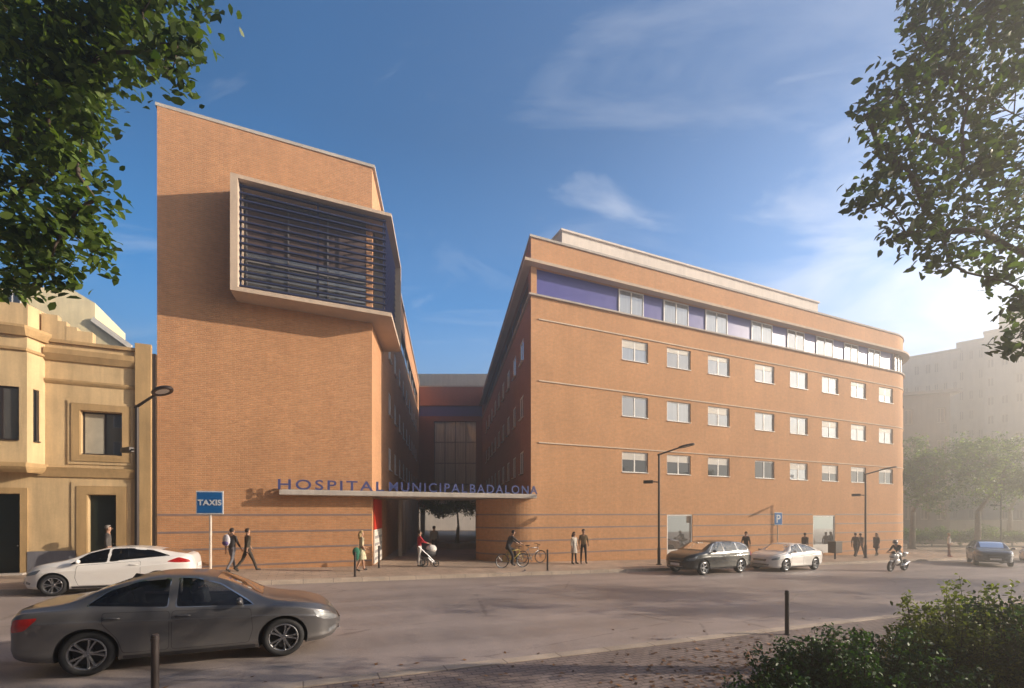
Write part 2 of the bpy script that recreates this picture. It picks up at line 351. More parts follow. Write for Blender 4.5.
# ------------------------------------------------------------------ left tower block of the hospital
TL, TR, ZT = t_at(157), t_at(372), 18.28
wl = Vector((-.1365, .99)); du = Vector((wl.x * U.x + wl.y * U.y, -(wl.x * N.x + wl.y * N.y))); du.normalize()   # courtyard wall in the street frame
LW = 36.5
tower = thing('hospital_tower', 'tall orange brick tower block with a projecting louvred window box', 'hospital block', S(0, 0), A)
bt0, bt1, bz0, bz1 = t_at(237) , TR, 11.1, 15.7
mb = MB(); zb = -1.5
grid_wall(mb, (TL, 0, 0), (1, 0, 0), (0, 1, 0), TR - TL, zb, ZT, [(bt0 - TL, bt1 - TL - .25, bz0 + .25, bz1 - .2)], rev=.5)
cw = []                                              # courtyard windows: (along, width, z)
for r, z in enumerate((4.9, 8.2, 11.5)):
    for k in range(9): cw.append((6.2 + k * 3.0, 1.15, z, 1.35))
holes = [(s, s + w, z, z + h) for s, w, z, h in cw] + [(5.2, LW - 3, 14.7, 16.3)]
grid_wall(mb, (TR, 0, 0), (du.x, du.y, 0), (-du.y, du.x, 0), LW, zb, ZT, holes, rev=.2)
E = (TR + du.x * LW, du.y * LW)
mb.quad((TL, 0, zb), (TL, E[1], zb), (TL, E[1], ZT), (TL, 0, ZT)); mb.quad((TL, E[1], zb), (E[0], E[1], zb), (E[0], E[1], ZT), (TL, E[1], ZT))
mb.build('wall', BRICK, tower)
MB().add([(TL, 0.01, ZT - .3), (TR, 0.01, ZT - .3), (E[0], E[1], ZT - .3), (TL, E[1], ZT - .3)], [(0, 1, 2, 3)]).build('roof', GREYR, tower)
mb = MB(); loft_ring(mb, [(TL, E[1] - .1), (TL, 0), (TR, 0), (E[0], E[1] - .1)], [(-.3, ZT), (.06, ZT), (.06, ZT + .13), (-.3, ZT + .13)]); mb.build('coping', CONC, tower)
bands(tower, [(TL, 0), (TR, 0)], BZ[:4])
rzl = math.atan2(du.y, du.x)
for s, w, z, h in cw: window(tower, TR + du.x * s - du.y * .045, du.y * s + du.x * .045, z, w, h, rzl, GLASSP, (.5,))
mb = MB(); M = Matrix.Translation((TR - du.y * .15, du.x * .15, 0)) @ Matrix.Rotation(rzl, 4, 'Z')
for k in range(9): mb.box(5.2 + k * 3.2, 5.26 + k * 3.2, -.05, .02, 14.7, 16.3, 0, M)
mb.box(5.2, LW - 3, 0, .02, 14.7, 16.3, 1, M); mb.build('ribbon_window', [WHITE, GLASSD], tower)
# the window box wraps the corner: outer outline in the street frame
p = 1.12; fl = t_at(230, p); fr_ = t_at(391.5, p); rr = toS(-6.03, 25.5); rw = toS(-6.99, 25.5)
out = [(bt0, 0), (fl, -p), (fr_, -p), rr, rw]; inn = [(bt0 + .3, .0), (fl + .24, -p + .02), (fr_ - .22, -p + .02), (rr[0] - .22, rr[1] - .2)]
box = MB()
slab = [(bt0, 0.004), (fl, -p), (fr_, -p), rr, (rw[0], rw[1]), (TR + .004, 0.004)]
box.prism(slab, bz0, bz0 + .17, 0); box.prism(slab, bz1 - .14, bz1, 0)
box.prism([(bt0, 0), (fl, -p), (fl + .26, -p), (bt0 + .26, 0)], bz0 + .17, bz1 - .14, 0)                       # left cheek
cr = Vector(rr) - Vector(rw); cr.normalize(); dd = Vector((du.x, du.y))
rb = Vector(rr) - dd * .2; box.prism([tuple(rr), tuple(rw), tuple(Vector(rw) - dd * .2), tuple(rb)], bz0 + .17, bz1 - .14, 0)   # rear cheek
wbox = box.build('window_box', SOFF, tower)
mb = MB(); pin = p - .30; side = lambda s: (fr_ - .25 + du.x * s, -p + .30 + du.y * s)
nsl = 15; sl = (bz1 - .14 - bz0 - .17) / nsl; Ls = (Vector(rb) - Vector((fr_, -p))).length - .35
for k in range(nsl):
    z = bz0 + .17 + sl * (k + .55)
    mb.box(fl + .3, fr_ - .2, -pin - .10, -pin + .02, z - .027, z + .027)
    a = side(0.1); b = side(Ls); mb.tube([(a[0], a[1], z), (b[0], b[1], z)], .045, 4)
for x in (fl + .33, fl + 3.2, fr_ - .3): mb.box(x - .03, x + .03, -pin + .025, -pin + .08, bz0 + .171, bz1 - .141)
mb.build('louvre', NAVY, wbox)
mb = MB(); z0, z1 = bz0 + .18, bz1 - .15
for k in (0, 2, 4):
    x0 = bt0 + .32 + k * (bt1 - .35 - bt0 - .32) / 6; mb.box(x0, x0 + .06, -.06, .03, z0, z1, 0)
mb.box(bt0 + .32, bt1 - .3, -.06, .03, z0, z0 + .08); mb.box(bt0 + .32, bt1 - .3, -.06, .03, z0 + 1.55, z0 + 1.63); mb.box(bt0 + .32, bt1 - .3, -.06, .03, z1 - .1, z1)
mb.box(bt0 + .3, bt1 - .28, .0, .02, z0 + .02, z0 + 2.0, 1); mb.box(bt0 + .3, bt1 - .28, .0, .02, z0 + 2.0, z1, 2)
WOODB = mat('brown_blind', (.085, .055, .05), .6, var=.2, vs=8)
mb.build('glazing', [mat('grey_metal', (.16, .15, .15), .5), GLASSR, WOODB], wbox)
mb = MB(); M = Matrix.Translation((TR + .0, .0, 0)) @ Matrix.Rotation(rzl, 4, 'Z')
mb.box(.3, 3.8, -.03, -.006, z0, z1, 0, M); mb.build('side_glazing', GLASSD, wbox)

# ------------------------------------------------------------------ right wing with its rounded end
ZW = 17.05; R = 5.0
def sil(te):                                         # picture column of the rounded end's outline
    return max(HX + F * q.x / q.y for q in (S(te + R * math.sin(a), R - R * math.cos(a)) for a in [i * PI / 60 for i in range(31)]))
te = 28.0
while sil(te) < 903.0: te += .02
wing = thing('hospital_wing', 'long tan brick hospital wing with white windows and a rounded far end', 'hospital wing', S(0, 0), A)
arc = [(te + R * math.sin(a), R - R * math.cos(a)) for a in [i * PI / 36 for i in range(19)]]
path = [(0, 0)] + arc + [(te + R, 14.0)]
WR = [(4.72, 5.95), (8.0, 9.25), (11.3, 12.55)]
cols = [(622, 649), (667, 692), (708, 731), (755, 775), (790, 808), (822, 838), (851, 866), (879, 891)]
fw = []
for c in cols:
    a = t_at(c[0]); fw.append((a, 1.92))
holes = [(a, a + w, z0, z1) for a, w in fw for z0, z1 in WR]
rib0, rib1 = 14.05, 15.5
holes_r = [(.35, te, rib0, rib1)]
gw = [(t_at(667), t_at(692.5), .0, 2.27), (t_at(813), t_at(835), -.05, 2.2)]
holes += [(a, b, z0 - .55, z1) for a, b, z0, z1 in gw]
mb = MB(); grid_wall(mb, (0, 0, 0), (1, 0, 0), (0, 1, 0), te, -2.5, ZW, holes + holes_r, rev=.16)
awin = 1                                             # the dark window on the curve
for i, (a, b) in enumerate(zip(arc, arc[1:])):
    hz = [(rib0, rib1)] + ([(z0, z1) for z0, z1 in WR] if i in (4, 5) else [])
    cuts = sorted({-2.5, ZW} | {z for h in hz for z in h})
    for c, e in zip(cuts, cuts[1:]):
        if not any(h[0] <= c and e <= h[1] for h in hz): mb.quad((*a, c), (*b, c), (*b, e), (*a, e))
mb.quad((*arc[-1], -2.5), (te + R, 14, -2.5), (te + R, 14, ZW), (*arc[-1], ZW))
wr = Vector((-.1415, .99)); dv = Vector((wr.x * U.x + wr.y * U.y, -(wr.x * N.x + wr.y * N.y))).normalized(); LR = 33.3
cw2 = []
for z0 in (4.9, 8.2, 11.5):
    for k in range(9): cw2.append((2.4 + k * 3.0, 1.3, z0 - .25, 1.35))
hol = [(s, s + w, z, z + h) for s, w, z, h in cw2] + [(.8, LR - 2, rib0, rib1)]
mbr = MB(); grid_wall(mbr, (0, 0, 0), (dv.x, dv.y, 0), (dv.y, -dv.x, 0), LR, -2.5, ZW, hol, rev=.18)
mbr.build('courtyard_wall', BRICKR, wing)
E2 = (dv.x * LR, dv.y * LR)
mb.quad((te + R, 14, -2.5), (26, 14, -2.5), (26, 14, ZW), (te + R, 14, ZW)); mb.quad((26, 14, -2.5), (26, E2[1], -2.5), (26, E2[1], ZW), (26, 14, ZW)); mb.quad((26, E2[1], -2.5), (*E2, -2.5), (*E2, ZW), (26, E2[1], ZW))
mb.build('wall', BRICKW, wing)
poly = [(0.02, .02)] + [(x - .02, y + .02) for x, y in arc] + [(te + R - .02, 14), (26, 14), (26, E2[1]), E2]
MB().add([(x, y, ZW - .35) for x, y in poly], [tuple(range(len(poly)))]).build('roof', GREYR, wing)
MB().prism([(.6, .9), (te, .9), (te + 3, 3.5), (te + 3.2, 12), (8, 12)], rib0 - .2, rib1 + .2).build('ribbon_backing', DARKM, wing)
for nm, pr, m_ in (('coping', [(-.3, ZW), (.07, ZW), (.07, ZW + .12), (-.3, ZW + .12)], CONC), ('cornice', [(-.1, rib1 + .02), (.42, rib1 + .02), (.42, rib1 + .17), (-.1, rib1 + .17)], SOFF), ('sill_course', [(-.1, rib0 - .1), (.12, rib0 - .1), (.12, rib0 - .01), (-.1, rib0 - .01)], CONC)):
    mb = MB(); pth = [(dv.x * (LR - 1), dv.y * (LR - 1)), (0, 0)] + arc + [(te + R, 13.9)]
    loft_ring(mb, pth, pr); mb.build(nm, m_, wing)
STRING = plaster('string_stone', (.66, .54, .42), .1)
for z in (12.72, 9.42, 6.1):
    mb = MB(); loft_ring(mb, [(.45, 0)] + arc, [(-.02, z), (.05, z), (.05, z + .06), (-.02, z + .06)]); mb.build('string_course', STRING, wing)
bands(wing, [(.0, 0)] + [(gw[0][0] - .06, 0)], BZ[:5]); bands(wing, [(gw[0][1] + .06, 0), (gw[1][0] - .06, 0)], BZ[:5]); bands(wing, [(gw[1][1] + .06, 0)] + arc[:18], BZ[:5])
rnd = random.Random(3)
for r, (z0, z1) in enumerate(WR):
    for k, (a, w) in enumerate(fw): window(wing, a, .1, z0, w, z1 - z0, 0, GLASSD if r == 0 and rnd.random() < .7 else (GLASSP if rnd.random() < .6 else GLASSR), (.5,), .075, shut=rnd.choice((0, 0, 0, .2, .35, .5, .25)))
for z0, z1 in WR:
    a, b = arc[4], arc[6]; d_ = Vector(b) - Vector(a); window(wing, a[0] - .08, a[1] + .06, z0, d_.length, z1 - z0, math.atan2(d_.y, d_.x), GLASSD, (.5,), .06, frame=DARKM)
rzr = math.atan2(dv.y, dv.x)
for s, w, z, h in cw2: window(wing, dv.x * (s + w) + dv.y * .045, dv.y * (s + w) - dv.x * .045, z, w, h, rzr + PI, GLASSP, (.5,))
# ribbon storey: purple panels between pairs of panes
rw_ = [(620, 645), (665, 690), (707, 729), (753, 774), (789, 806), (818, 835), (846, 860), (870, 882)]
rt = [(t_at(a), t_at(b)) for a, b in rw_]
x = .36
for a, b in rt + [(te - .05, te)]: MB().box(x, a - .004, .17, .2, rib0, rib1).build('panel', PURPLE, wing); x = b + .004
for i, (a, b) in enumerate(rt):
    window(wing, a, .14, rib0 + .01, b - a, rib1 - rib0 - .02, 0, GLASSP if i < 4 else GLASSR, (.5,), .07, sill=False)
mb = MB()
for i, (a, b) in enumerate(zip(arc[:14], arc[1:])):
    ia = lambda q: (te + (q[0] - te) * .97, R + (q[1] - R) * .97)
    a, b = ia(a), ia(b); mb.quad((*a, rib0), (*b, rib0), (*b, rib1), (*a, rib1), 1)
    if i % 2 == 0: mb.box(a[0] - .04, a[0] + .04, a[1] - .06, a[1], rib0, rib1, 0)
mb.build('curved_glazing', [WHITE, GLASSP], wing)
mb = MB(); M = Matrix.Rotation(rzr, 4, 'Z')
for k in range(9): mb.box(.9 + k * 3.6, 1.0 + k * 3.6, -.24, -.17, rib0, rib1, 0, M)
mb.box(.8, LR - 2, -.235, -.2, rib0, rib1, 1, M); mb.build('ribbon_window', [PURPLE, GLASSD], wing)
for a, b, z0, z1 in gw:
    window(wing, a + .0, .06, z0, b - a, z1 - z0, 0, GLASSR, (), .09, sill=False)
    MB().box(a, b, .02, .1, z0 - .55, z0 - .01).build('white_spandrel', WHITE, wing)
# set-back plant storey on the roof
so = 5.0; q0, q1 = t_at(562, -so), t_at(818, -so)
mb = MB(); mb.box(q0, q1, so, so + 6.5, ZW - .3, 21.3); mb.box(q0 - .12, q1 + .12, so - .12, so + 6.6, 21.3, 21.42); mb.build('plant_storey', plaster('pink_render', (.74, .65, .57), .1), wing)
# curved ground-floor wall beside the entrance
Rc = 2.35; ca = [(-Rc * math.sin(a), Rc - Rc * math.cos(a)) for a in [i * PI / 36 for i in range(18)]]; ca = ca[::-1]
mb = MB()
ca[-1] = (-.003, .0)
for a, b in zip(ca, ca[1:]): mb.quad((*a, -1.5), (*b, -1.5), (*b, 3.09), (*a, 3.09))
pl = ca + [(1.5, 5.0), (-.9, 6.0)]; mb.add([(x, y, 3.09) for x, y in pl], [tuple(range(len(pl)))])
mb.quad((*ca[0], -1.5), (-.9, 6.0, -1.5), (-.9, 6, 3.09), (*ca[0], 3.09)); mb.build('entrance_wall', BRICKW, wing)
bands(wing, ca, BZ[:4])

# ------------------------------------------------------------------ link block at the back of the court
Yk = 57.6; xl, xr = -6.47 - .1379 * (Yk - 21.67), 1.01 - .143 * (Yk - 25)
link_b = thing('hospital_link', 'brick link block with tall grey glazing closing the back of the courtyard', 'hospital block', (0, Yk, 0))
mb = MB(); cx0, cx1 = (434 - HX) / F * Yk, (476 - HX) / F * Yk
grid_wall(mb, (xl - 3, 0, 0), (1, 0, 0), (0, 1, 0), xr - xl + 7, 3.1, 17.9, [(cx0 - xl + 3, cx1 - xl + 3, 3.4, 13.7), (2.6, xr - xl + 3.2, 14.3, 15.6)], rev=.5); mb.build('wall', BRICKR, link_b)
mb = MB(); mb.box(cx0, cx1, .4, .46, 3.4, 13.7, 1)
for k in range(5): x = cx0 + (cx1 - cx0) * k / 4; mb.box(x - .05, x + .05, .3, .398, 3.4, 13.7, 0)
for z in (5.9, 8.5, 11.1): mb.box(cx0, cx1, .32, .397, z, z + .12, 0)
GLASSG = glassmat('grey_glass', 0, .12, (.82, .76, .66)); mb.build('curtain_glazing', [GREYR, GLASSG], link_b)
MB().box(xl - .3, xr + .3, .3, .36, 14.3, 15.6).build('panel', PURPLE, link_b)
MB().box(xl - 3, xr + 3, 3.0, 9, 17.2, 20.4).build('plant_storey', WHITER, link_b)
mb = MB(); mb.box(xl - 3, xr + 3.5, -.05, .3, 17.9, 18.05); mb.build('coping', CONC, link_b)
MB().box(xl - 3, xr + 3.5, 0, 8, 2.98, 3.095).build('soffit', WHITER, link_b)
for x in (xl + .4, xr - .6): MB().bbox(x - .25, x + .25, .1, .6, -2.2, 2.98, .02).build('pillar', CONC, link_b)
o = MB().bbox(-12, 12, -.15, .15, -2.6, 5, .03).build('added_yard_wall', CONC, None, False, (-9.5, 84, 0), (0, 0, rad(38))); tag(o, 'pale yard wall turned to the sun, added to lighten the view through the passage', 'wall')  # wall added and turned to catch the sun, so the passage reads lighter
# pale columns along the left side of the court
for k in range(7):
    s = 5.4 + k * 2.5; P = S(TR + du.x * s + du.y * .75, du.y * s - du.x * .75); z = g(P.x, P.y)
    o = MB().bbox(-.1, .1, -.1, .1, 0, 3.5 - z, .02).build('column', CONC, None, loc=(P.x, P.y, z)); tag(o, ['pale square column nearest the red banner in the passage', 'second pale square column from the banner end of the passage', 'third pale square column from the banner end of the passage', 'fourth pale square column deep inside the passage', 'fifth pale square column deep inside the passage', 'sixth pale square column near the back of the court', 'farthest pale square column at the back of the court'][k], 'column', 'pale columns along the courtyard wall')
    o.rotation_euler = (0, 0, A + rzl)

# ------------------------------------------------------------------ canopy with the hospital's name
can = thing('entrance_canopy', 'thin concrete entrance canopy carrying the blue hospital lettering', 'canopy', S(0, 0), A)
cp = .58; c0, c1 = t_at(279, cp), t_at(537, cp)
MB().bbox(c0, c1, -cp, -.016, 3.1, 3.3, .02).build('slab', CONC, can)
MB().box(TR + .1, -.2, -.012, 5.5, 3.12, 3.28).build('rear_slab', CONC, can)
for word, xa, xb, m_ in (('HOSPITAL', 278, 384, LETB), ('MUNICIPAL', 389, 467, LETB), ('BADALONA', 470, 537.5, LETB)):
    me = text_mesh(word, .44, .03, 1.25, .006); me.materials.clear(); me.materials.append(m_)
    a, b = t_at(xa, cp - .1), t_at(xb, cp - .1); xs = [v.co.x for v in me.vertices]; w = max(xs) - min(xs); x0 = min(xs)
    for v in me.vertices: v.co = Vector(((v.co.x - x0) / w * (b - a) + a, -cp + .12 - v.co.z, v.co.y + 3.335))
    link('lettering', me, can)
MB().box(c0 + .1, c1 - .05, -cp + .09, -cp + .13, 3.302, 3.332).build('rail', CONC, can)
# red and white panel on the lit courtyard wall
ban = thing('wall_banner', 'tall red and white panel on the brick corner at the passage entrance', 'banner', S(TR, 0), A + rzl)
MB().box(.35, 2.9, -.06, -.01, 1.55, 3.0).build('red_field', REDP, ban); MB().box(.35, 2.9, -.06, -.01, gt(TR) + .05, 1.545).build('white_field', WHITER, ban)
mb = MB()
for k in range(4): mb.box(.5, 2.75, -.072, -.062, .1 + k * .34, .22 + k * .34)
mb.build('grey_stripe', GREYR, ban)
# ------------------------------------------------------------------ cars
def lerp(a, b, t): return a + (b - a) * t
class Shell:
    """car body as a loft: top, belt and bottom heights and half widths along x (front is +x)"""
    def __init__(s, top, belt, bot, hw, hr, x0, x1, edge=.86):
        s.top, s.belt, s.bot, s.hw, s.hr = map(pchip, (top, belt, bot, hw, hr)); s.x0, s.x1, s.edge = x0, x1, edge
    def section(s, x, n=5):
        zt, zb, hw, hr = s.top(x), s.bot(x), s.hw(x), s.hr(x); be = min(s.belt(x), zt - .012); h = be - zb; hr = min(hr, hw * .93)
        ze = be + (zt - be) * s.edge; hs = .957 * hw; up = min(1, (zt - be) / .3)
        c = [(0, zb), (.8 * hw, zb), (.925 * hw, zb + .05), (.965 * hw, zb + .16 * h), (.962 * hw, zb + .30 * h), (.985 * hw, zb + .62 * h), (hw, zb + .78 * h), (.988 * hw, zb + .83 * h), (hs, be),
             (lerp(hs, hr, .36), lerp(be, ze, .4)), (lerp(hs, hr, .70), lerp(be, ze, .74)), (hr, ze), (hr * .86, lerp(ze, zt, .62)), (hr * .5, lerp(ze, zt, .93)), (0, zt)]
        out = []
        for i in range(len(c) - 1):                  # Catmull-Rom between control points
            p0, p1, p2, p3 = c[max(i - 1, 0)], c[i], c[i + 1], c[min(i + 2, len(c) - 1)]
            for k in range(n):
                t = k / n; out.append(tuple(.5 * (2 * p1[j] + (p2[j] - p0[j]) * t + (2 * p0[j] - 5 * p1[j] + 4 * p2[j] - p3[j]) * t * t + (3 * p1[j] - p0[j] - 3 * p2[j] + p3[j]) * t ** 3) for j in (0, 1)))
        out.append(c[-1]); return out
    def y(s, x, z):
        sec = s.section(x); best = 0
        for (a, za), (b, zb) in zip(sec[6:], sec[7:]):
            if min(za, zb) - 1e-6 <= z <= max(za, zb) + 1e-6 and abs(zb - za) > 1e-6: best = max(best, lerp(a, b, (z - za) / (zb - za)))
        return best if best else s.hw(x) * .9
    def z(s, x, y):                                  # top surface
        sec = s.section(x)[::-1]
        for (a, za), (b, zb) in zip(sec, sec[1:]):
            if a <= abs(y) <= b: return lerp(za, zb, (abs(y) - a) / max(b - a, 1e-6))
        return s.belt(x)
    def xf(s, y, z, sgn=1):
        lo, hi = 0.0, (s.x1 if sgn > 0 else -s.x0)
        ins = lambda x: s.bot(x * sgn) <= z <= s.top(x * sgn) and abs(y) <= s.y(x * sgn, z)
        for _ in range(22):
            m = (lo + hi) / 2
            if ins(m): lo = m
            else: hi = m
        return lo * sgn
    def mesh(s, n=64):
        vs = []; fs = []; rows = []
        xs = [s.x0 + (s.x1 - s.x0) * (.5 - .5 * math.cos(PI * i / n)) for i in range(n + 1)]
        for x in xs:
            h = s.section(x); r = [(x, y, z) for y, z in h] + [(x, -y, z) for y, z in h[-2:0:-1]]; rows.append(len(vs)); vs += r
        m = len(r)
        for a, b in zip(rows, rows[1:]): fs += [(a + k, a + (k + 1) % m, b + (k + 1) % m, b + k) for k in range(m)]
        fs += [tuple(reversed(range(rows[0], rows[0] + m))), tuple(range(rows[-1], rows[-1] + m))]
        return vs, fs
def patch(poly, fn, step=.06, off=.004):
    """fill a 2D polygon, cut it fine, then lift each point onto a surface with fn(a,b)->(x,y,z)"""
    bm = bmesh.new(); bm.faces.new([bm.verts.new((a, b, 0)) for a, b in poly])
    for ax in (0, 1):
        lo = min(p[ax] for p in poly); hi = max(p[ax] for p in poly); k = max(1, int((hi - lo) / step))
        for i in range(1, k):
            no = Vector((1, 0, 0)) if ax == 0 else Vector((0, 1, 0))
            bmesh.ops.bisect_plane(bm, geom=list(bm.verts) + list(bm.edges) + list(bm.faces), plane_co=no * (lo + (hi - lo) * i / k), plane_no=no)
    bmesh.ops.triangulate(bm, faces=[f for f in bm.faces if len(f.verts) > 4])
    for v in bm.verts: v.co = Vector(fn(v.co.x, v.co.y))
    return bm
def smooth_poly(pts, r=.18):                         # round the corners of a polygon
    out = []; n = len(pts)
    for i in range(n):
        p, a, b = Vector(pts[i]), Vector(pts[i - 1]), Vector(pts[(i + 1) % n]); k1 = p.lerp(a, min(r, .045 / max((a - p).length, 1e-3))); k2 = p.lerp(b, min(r, .045 / max((b - p).length, 1e-3)))
        out += [tuple(k1), tuple((k1 + k2 + p * 2) / 4), tuple(k2)]
    return out
def inset(poly, d):
    c = Vector((sum(p[0] for p in poly) / len(poly), sum(p[1] for p in poly) / len(poly))); out = []; n = len(poly)
    area = sum(poly[i][0] * poly[(i + 1) % n][1] - poly[(i + 1) % n][0] * poly[i][1] for i in range(n)); sg = 1 if area > 0 else -1
    for i in range(n):
        p, a, b = Vector(poly[i]), Vector(poly[i - 1]), Vector(poly[(i + 1) % n]); e1 = (p - a).normalized(); e2 = (b - p).normalized()
        nn = Vector((-(e1.y + e2.y), e1.x + e2.x)) * sg
        nn = nn.normalized() if nn.length > 1e-6 else Vector((0, 0)); out.append(tuple(p + nn * d))
    return out
def make_wheel(r, w, spokes, parent, loc, side):
    """outer face looks along +y*side"""
    M = Matrix.Rotation(-PI / 2 * side, 4, 'X'); h = w / 2; ri = r * .70
    hub = MB().lathe([(0, -h * .6), (ri * .8, -h * .6), (ri * .8, 0), (ri * .35, 0), (ri * .35, h * .3), (0, h * .3)], 24, 0, M).build('wheel', DISCM, parent, True, loc, sharp=40)
    MB().lathe([(ri, -h), (r * .90, -h), (r * .985, -h * .72), (r, -h * .4), (r, h * .4), (r * .985, h * .72), (r * .90, h), (r * .80, h * 1.02), (ri, h * .9)], 40, 0, M, True).build('tyre', BLACK, hub, True)
    mb = MB().lathe([(ri * 1.0, -h * .9), (ri * 1.02, h * .92), (ri * .97, h * .97), (ri * .91, h * .9), (ri * .90, -h * .9)], 40, 0, M, True)
    for k in range(spokes):
        for q in (-1, 1):
            a0 = 2 * PI * k / spokes + q * .13; a1 = 2 * PI * k / spokes + q * .20
            p0 = (math.cos(a0) * ri * .16, math.sin(a0) * ri * .16, h * .62); p1 = (math.cos((a0 + a1) / 2) * ri * .6, math.sin((a0 + a1) / 2) * ri * .6, h * .72); p2 = (math.cos(a1) * ri * .94, math.sin(a1) * ri * .94, h * .8)
            mb.tube([p0, p1, p2], [.022, .019, .026], 6, 0, M)
    mb.lathe([(0, h * .5), (ri * .22, h * .5), (ri * .2, h * .76), (ri * .1, h * .8), (0, h * .8)], 16, 0, M); mb.build('rim', ALLOY, hub, True, sharp=40)
    return hub
def make_car(name, label, cat, loc, heading, sh, paint, wb, wr, yw, wins, tunnel, shield, rear, doors, head, tail, handles, mirror, plate_txt=None, group='cars parked along the street', grille=None, fog=None, extra=None, ry=0, spokes=5, roof_dark=None):
    car = thing(name, label, cat, loc, heading, group, ry)
    vs, fs = sh.mesh(); me = bpy.data.meshes.new('body'); me.from_pydata(vs, [], fs); me.materials.append(paint); me.materials.append(INTER)
    bm = bmesh.new(); bm.from_mesh(me); bmesh.ops.recalc_face_normals(bm, faces=bm.faces); bm.to_mesh(me); bm.free()
    body = link('body', me, car); xf_, xr_ = wb
    cut = []
    def cutter(mb):
        o = mb.build('cut', [paint, INTER]); 
        for p in o.data.polygons: p.material_index = 1
        md = body.modifiers.new('b', 'BOOLEAN'); md.operation = 'DIFFERENCE'; md.solver = 'EXACT'; md.object = o; o.parent = car; cut.append(o)
    MX = Matrix.Rotation(PI / 2, 4, 'X')             # prism axis along y
    for x in (xf_, xr_):
        for sd in (-1, 1):
            cutter(MB().tube([(x, sd * (yw - .20), wr), (x, sd * (yw + .45), wr)], wr + .055, 40, 1))
    P = lambda poly, y0, y1: MB().prism([(a, b) for a, b in poly], -y1, -y0, 1, MX)
    ty = sh.hr(-.3) - .09
    cutter(P(tunnel, -ty, ty))
    for w in wins: cutter(P(smooth_poly(w), -1.3, 1.3))
    for q, sy in ((shield, .84), (rear, .80)):       # clear the screens
        (xa, za), (xb, zb) = q; nrm = Vector((zb - za, -(xb - xa))); nrm.normalize(); nrm = nrm if nrm.y > 0 else -nrm
        a = Vector((xa, za)).lerp(Vector((xb, zb)), .08); b = Vector((xa, za)).lerp(Vector((xb, zb)), .93)
        ww = min(sh.hr(xa), sh.hr(xb)) * sy
        cutter(P([tuple(a - nrm * .16), tuple(b - nrm * .16), tuple(b + nrm * .25), tuple(a + nrm * .25)], -ww, ww))
    bpy.context.view_layer.update(); me2 = evaluated(body); old = body.data; body.modifiers.clear(); body.data = me2; bpy.data.meshes.remove(old)
    for o in cut: drop(o)
    me2.polygons.foreach_set('use_smooth', [True] * len(me2.polygons)); me2.set_sharp_from_angle(angle=rad(32))
    for x in (xf_, xr_):
        for sd in (-1, 1): make_wheel(wr, .215, spokes, car, (x, sd * (yw - .03), wr), sd)
    side = lambda sd, off: (lambda a, b: (a, sd * (sh.y(a, b) + off), b))
    for sd in (-1, 1):
        for w in wins:
            mb = MB().frombm(patch(smooth_poly(inset(w, -.012)), side(sd, -.014))); mb.build('side_window', GLASSC, car, True)
            ring = MB(); pw = smooth_poly(w); po = smooth_poly(inset(w, -.020)); f = side(sd, .003)
            for i in range(len(pw)):
                j = (i + 1) % len(pw); ring.quad(f(*pw[i]), f(*pw[j]), f(*po[j]), f(*po[i]))
            ring.build('window_trim', CHROME if roof_dark is None else BLKG, car)
        for d in doors:
            MB().frombm(patch(smooth_poly(d), side(sd, .0015))).build('door_gap', BLACK, car, True)
            MB().frombm(patch(smooth_poly(inset(d, .009)), side(sd, .004))).build('door', paint, car, True)
        for hx, hz in handles:
            f = side(sd, .03); mb = MB(); mb.tube([side(sd, .0)(hx - .10, hz), f(hx - .08, hz + .003), f(hx, hz + .008), f(hx + .08, hz + .003), side(sd, .0)(hx + .1, hz)], .013, 6); mb.build('door_handle', paint, car, True)
        MB().frombm(patch(smooth_poly(head), side(sd, .006), .04)).build('headlight', HEADL, car, True)
        MB().frombm(patch(smooth_poly(tail), side(sd, .006), .04)).build('taillight', TAIL, car, True)
        if fog: MB().frombm(patch(smooth_poly(fog), side(sd, .006), .04)).build('fog_light', HEADL, car, True)
        mx, mz = mirror; y0 = sh.y(mx, mz); mb = MB(); mb.ell((mx - .01, sd * (y0 + .14), mz + .05), (.055, .105, .065)); mb.tube([(mx + .03, sd * (y0 - .01), mz - .01), (mx, sd * (y0 + .1), mz + .02)], .022, 6); mb.build('mirror', paint, car, True)
    def top(q, s0, m_, name):
        (xa, za), (xb, zb) = q; mb = MB(); n = 10; nrm = Vector((-(zb - za), 0, (xb - xa))); nrm.normalize(); nrm = nrm if nrm.z > 0 else -nrm
        for i in range(n):
            for j in range(n):
                qs = []
                for di, dj in ((0, 0), (1, 0), (1, 1), (0, 1)):
                    x = lerp(xa, xb, (i + di) / n); hy = s0 * min(sh.hr(x), sh.hw(x) * .9); yy = lerp(-hy, hy, (j + dj) / n); qs.append(Vector((x, yy, sh.z(x, yy))) - nrm * .003)
                mb.quad(*qs)
        mb.build(name, m_, car, True)
    top(shield, .93, GLASSC, 'windscreen'); top(rear, .9, GLASSC, 'rear_window')
    fr = lambda off, sg=1: (lambda a, b: (sh.xf(a, b, sg) + off * sg, a, b))
    if grille:
        for gp in grille:
            MB().frombm(patch(smooth_poly(gp), fr(.008), .05)).build('grille', BLKG, car, True)
            ys = max(p[0] for p in gp) * .9; zz = sum(p[1] for p in gp) / len(gp); f = fr(.02); MB().tube([f(-ys + 2 * ys * i / 12, zz) for i in range(13)], .012, 6).build('grille_bar', CHROME, car, True)
    for sd in (-1, 1): MB().frombm(patch([(xr_ + wr + .1, sh.bot(0) + .02), (xf_ - wr - .1, sh.bot(0) + .02), (xf_ - wr - .1, sh.bot(0) + .085), (xr_ + wr + .1, sh.bot(0) + .085)], side(sd, .004), .1)).build('side_skirt', INTER, car, True)
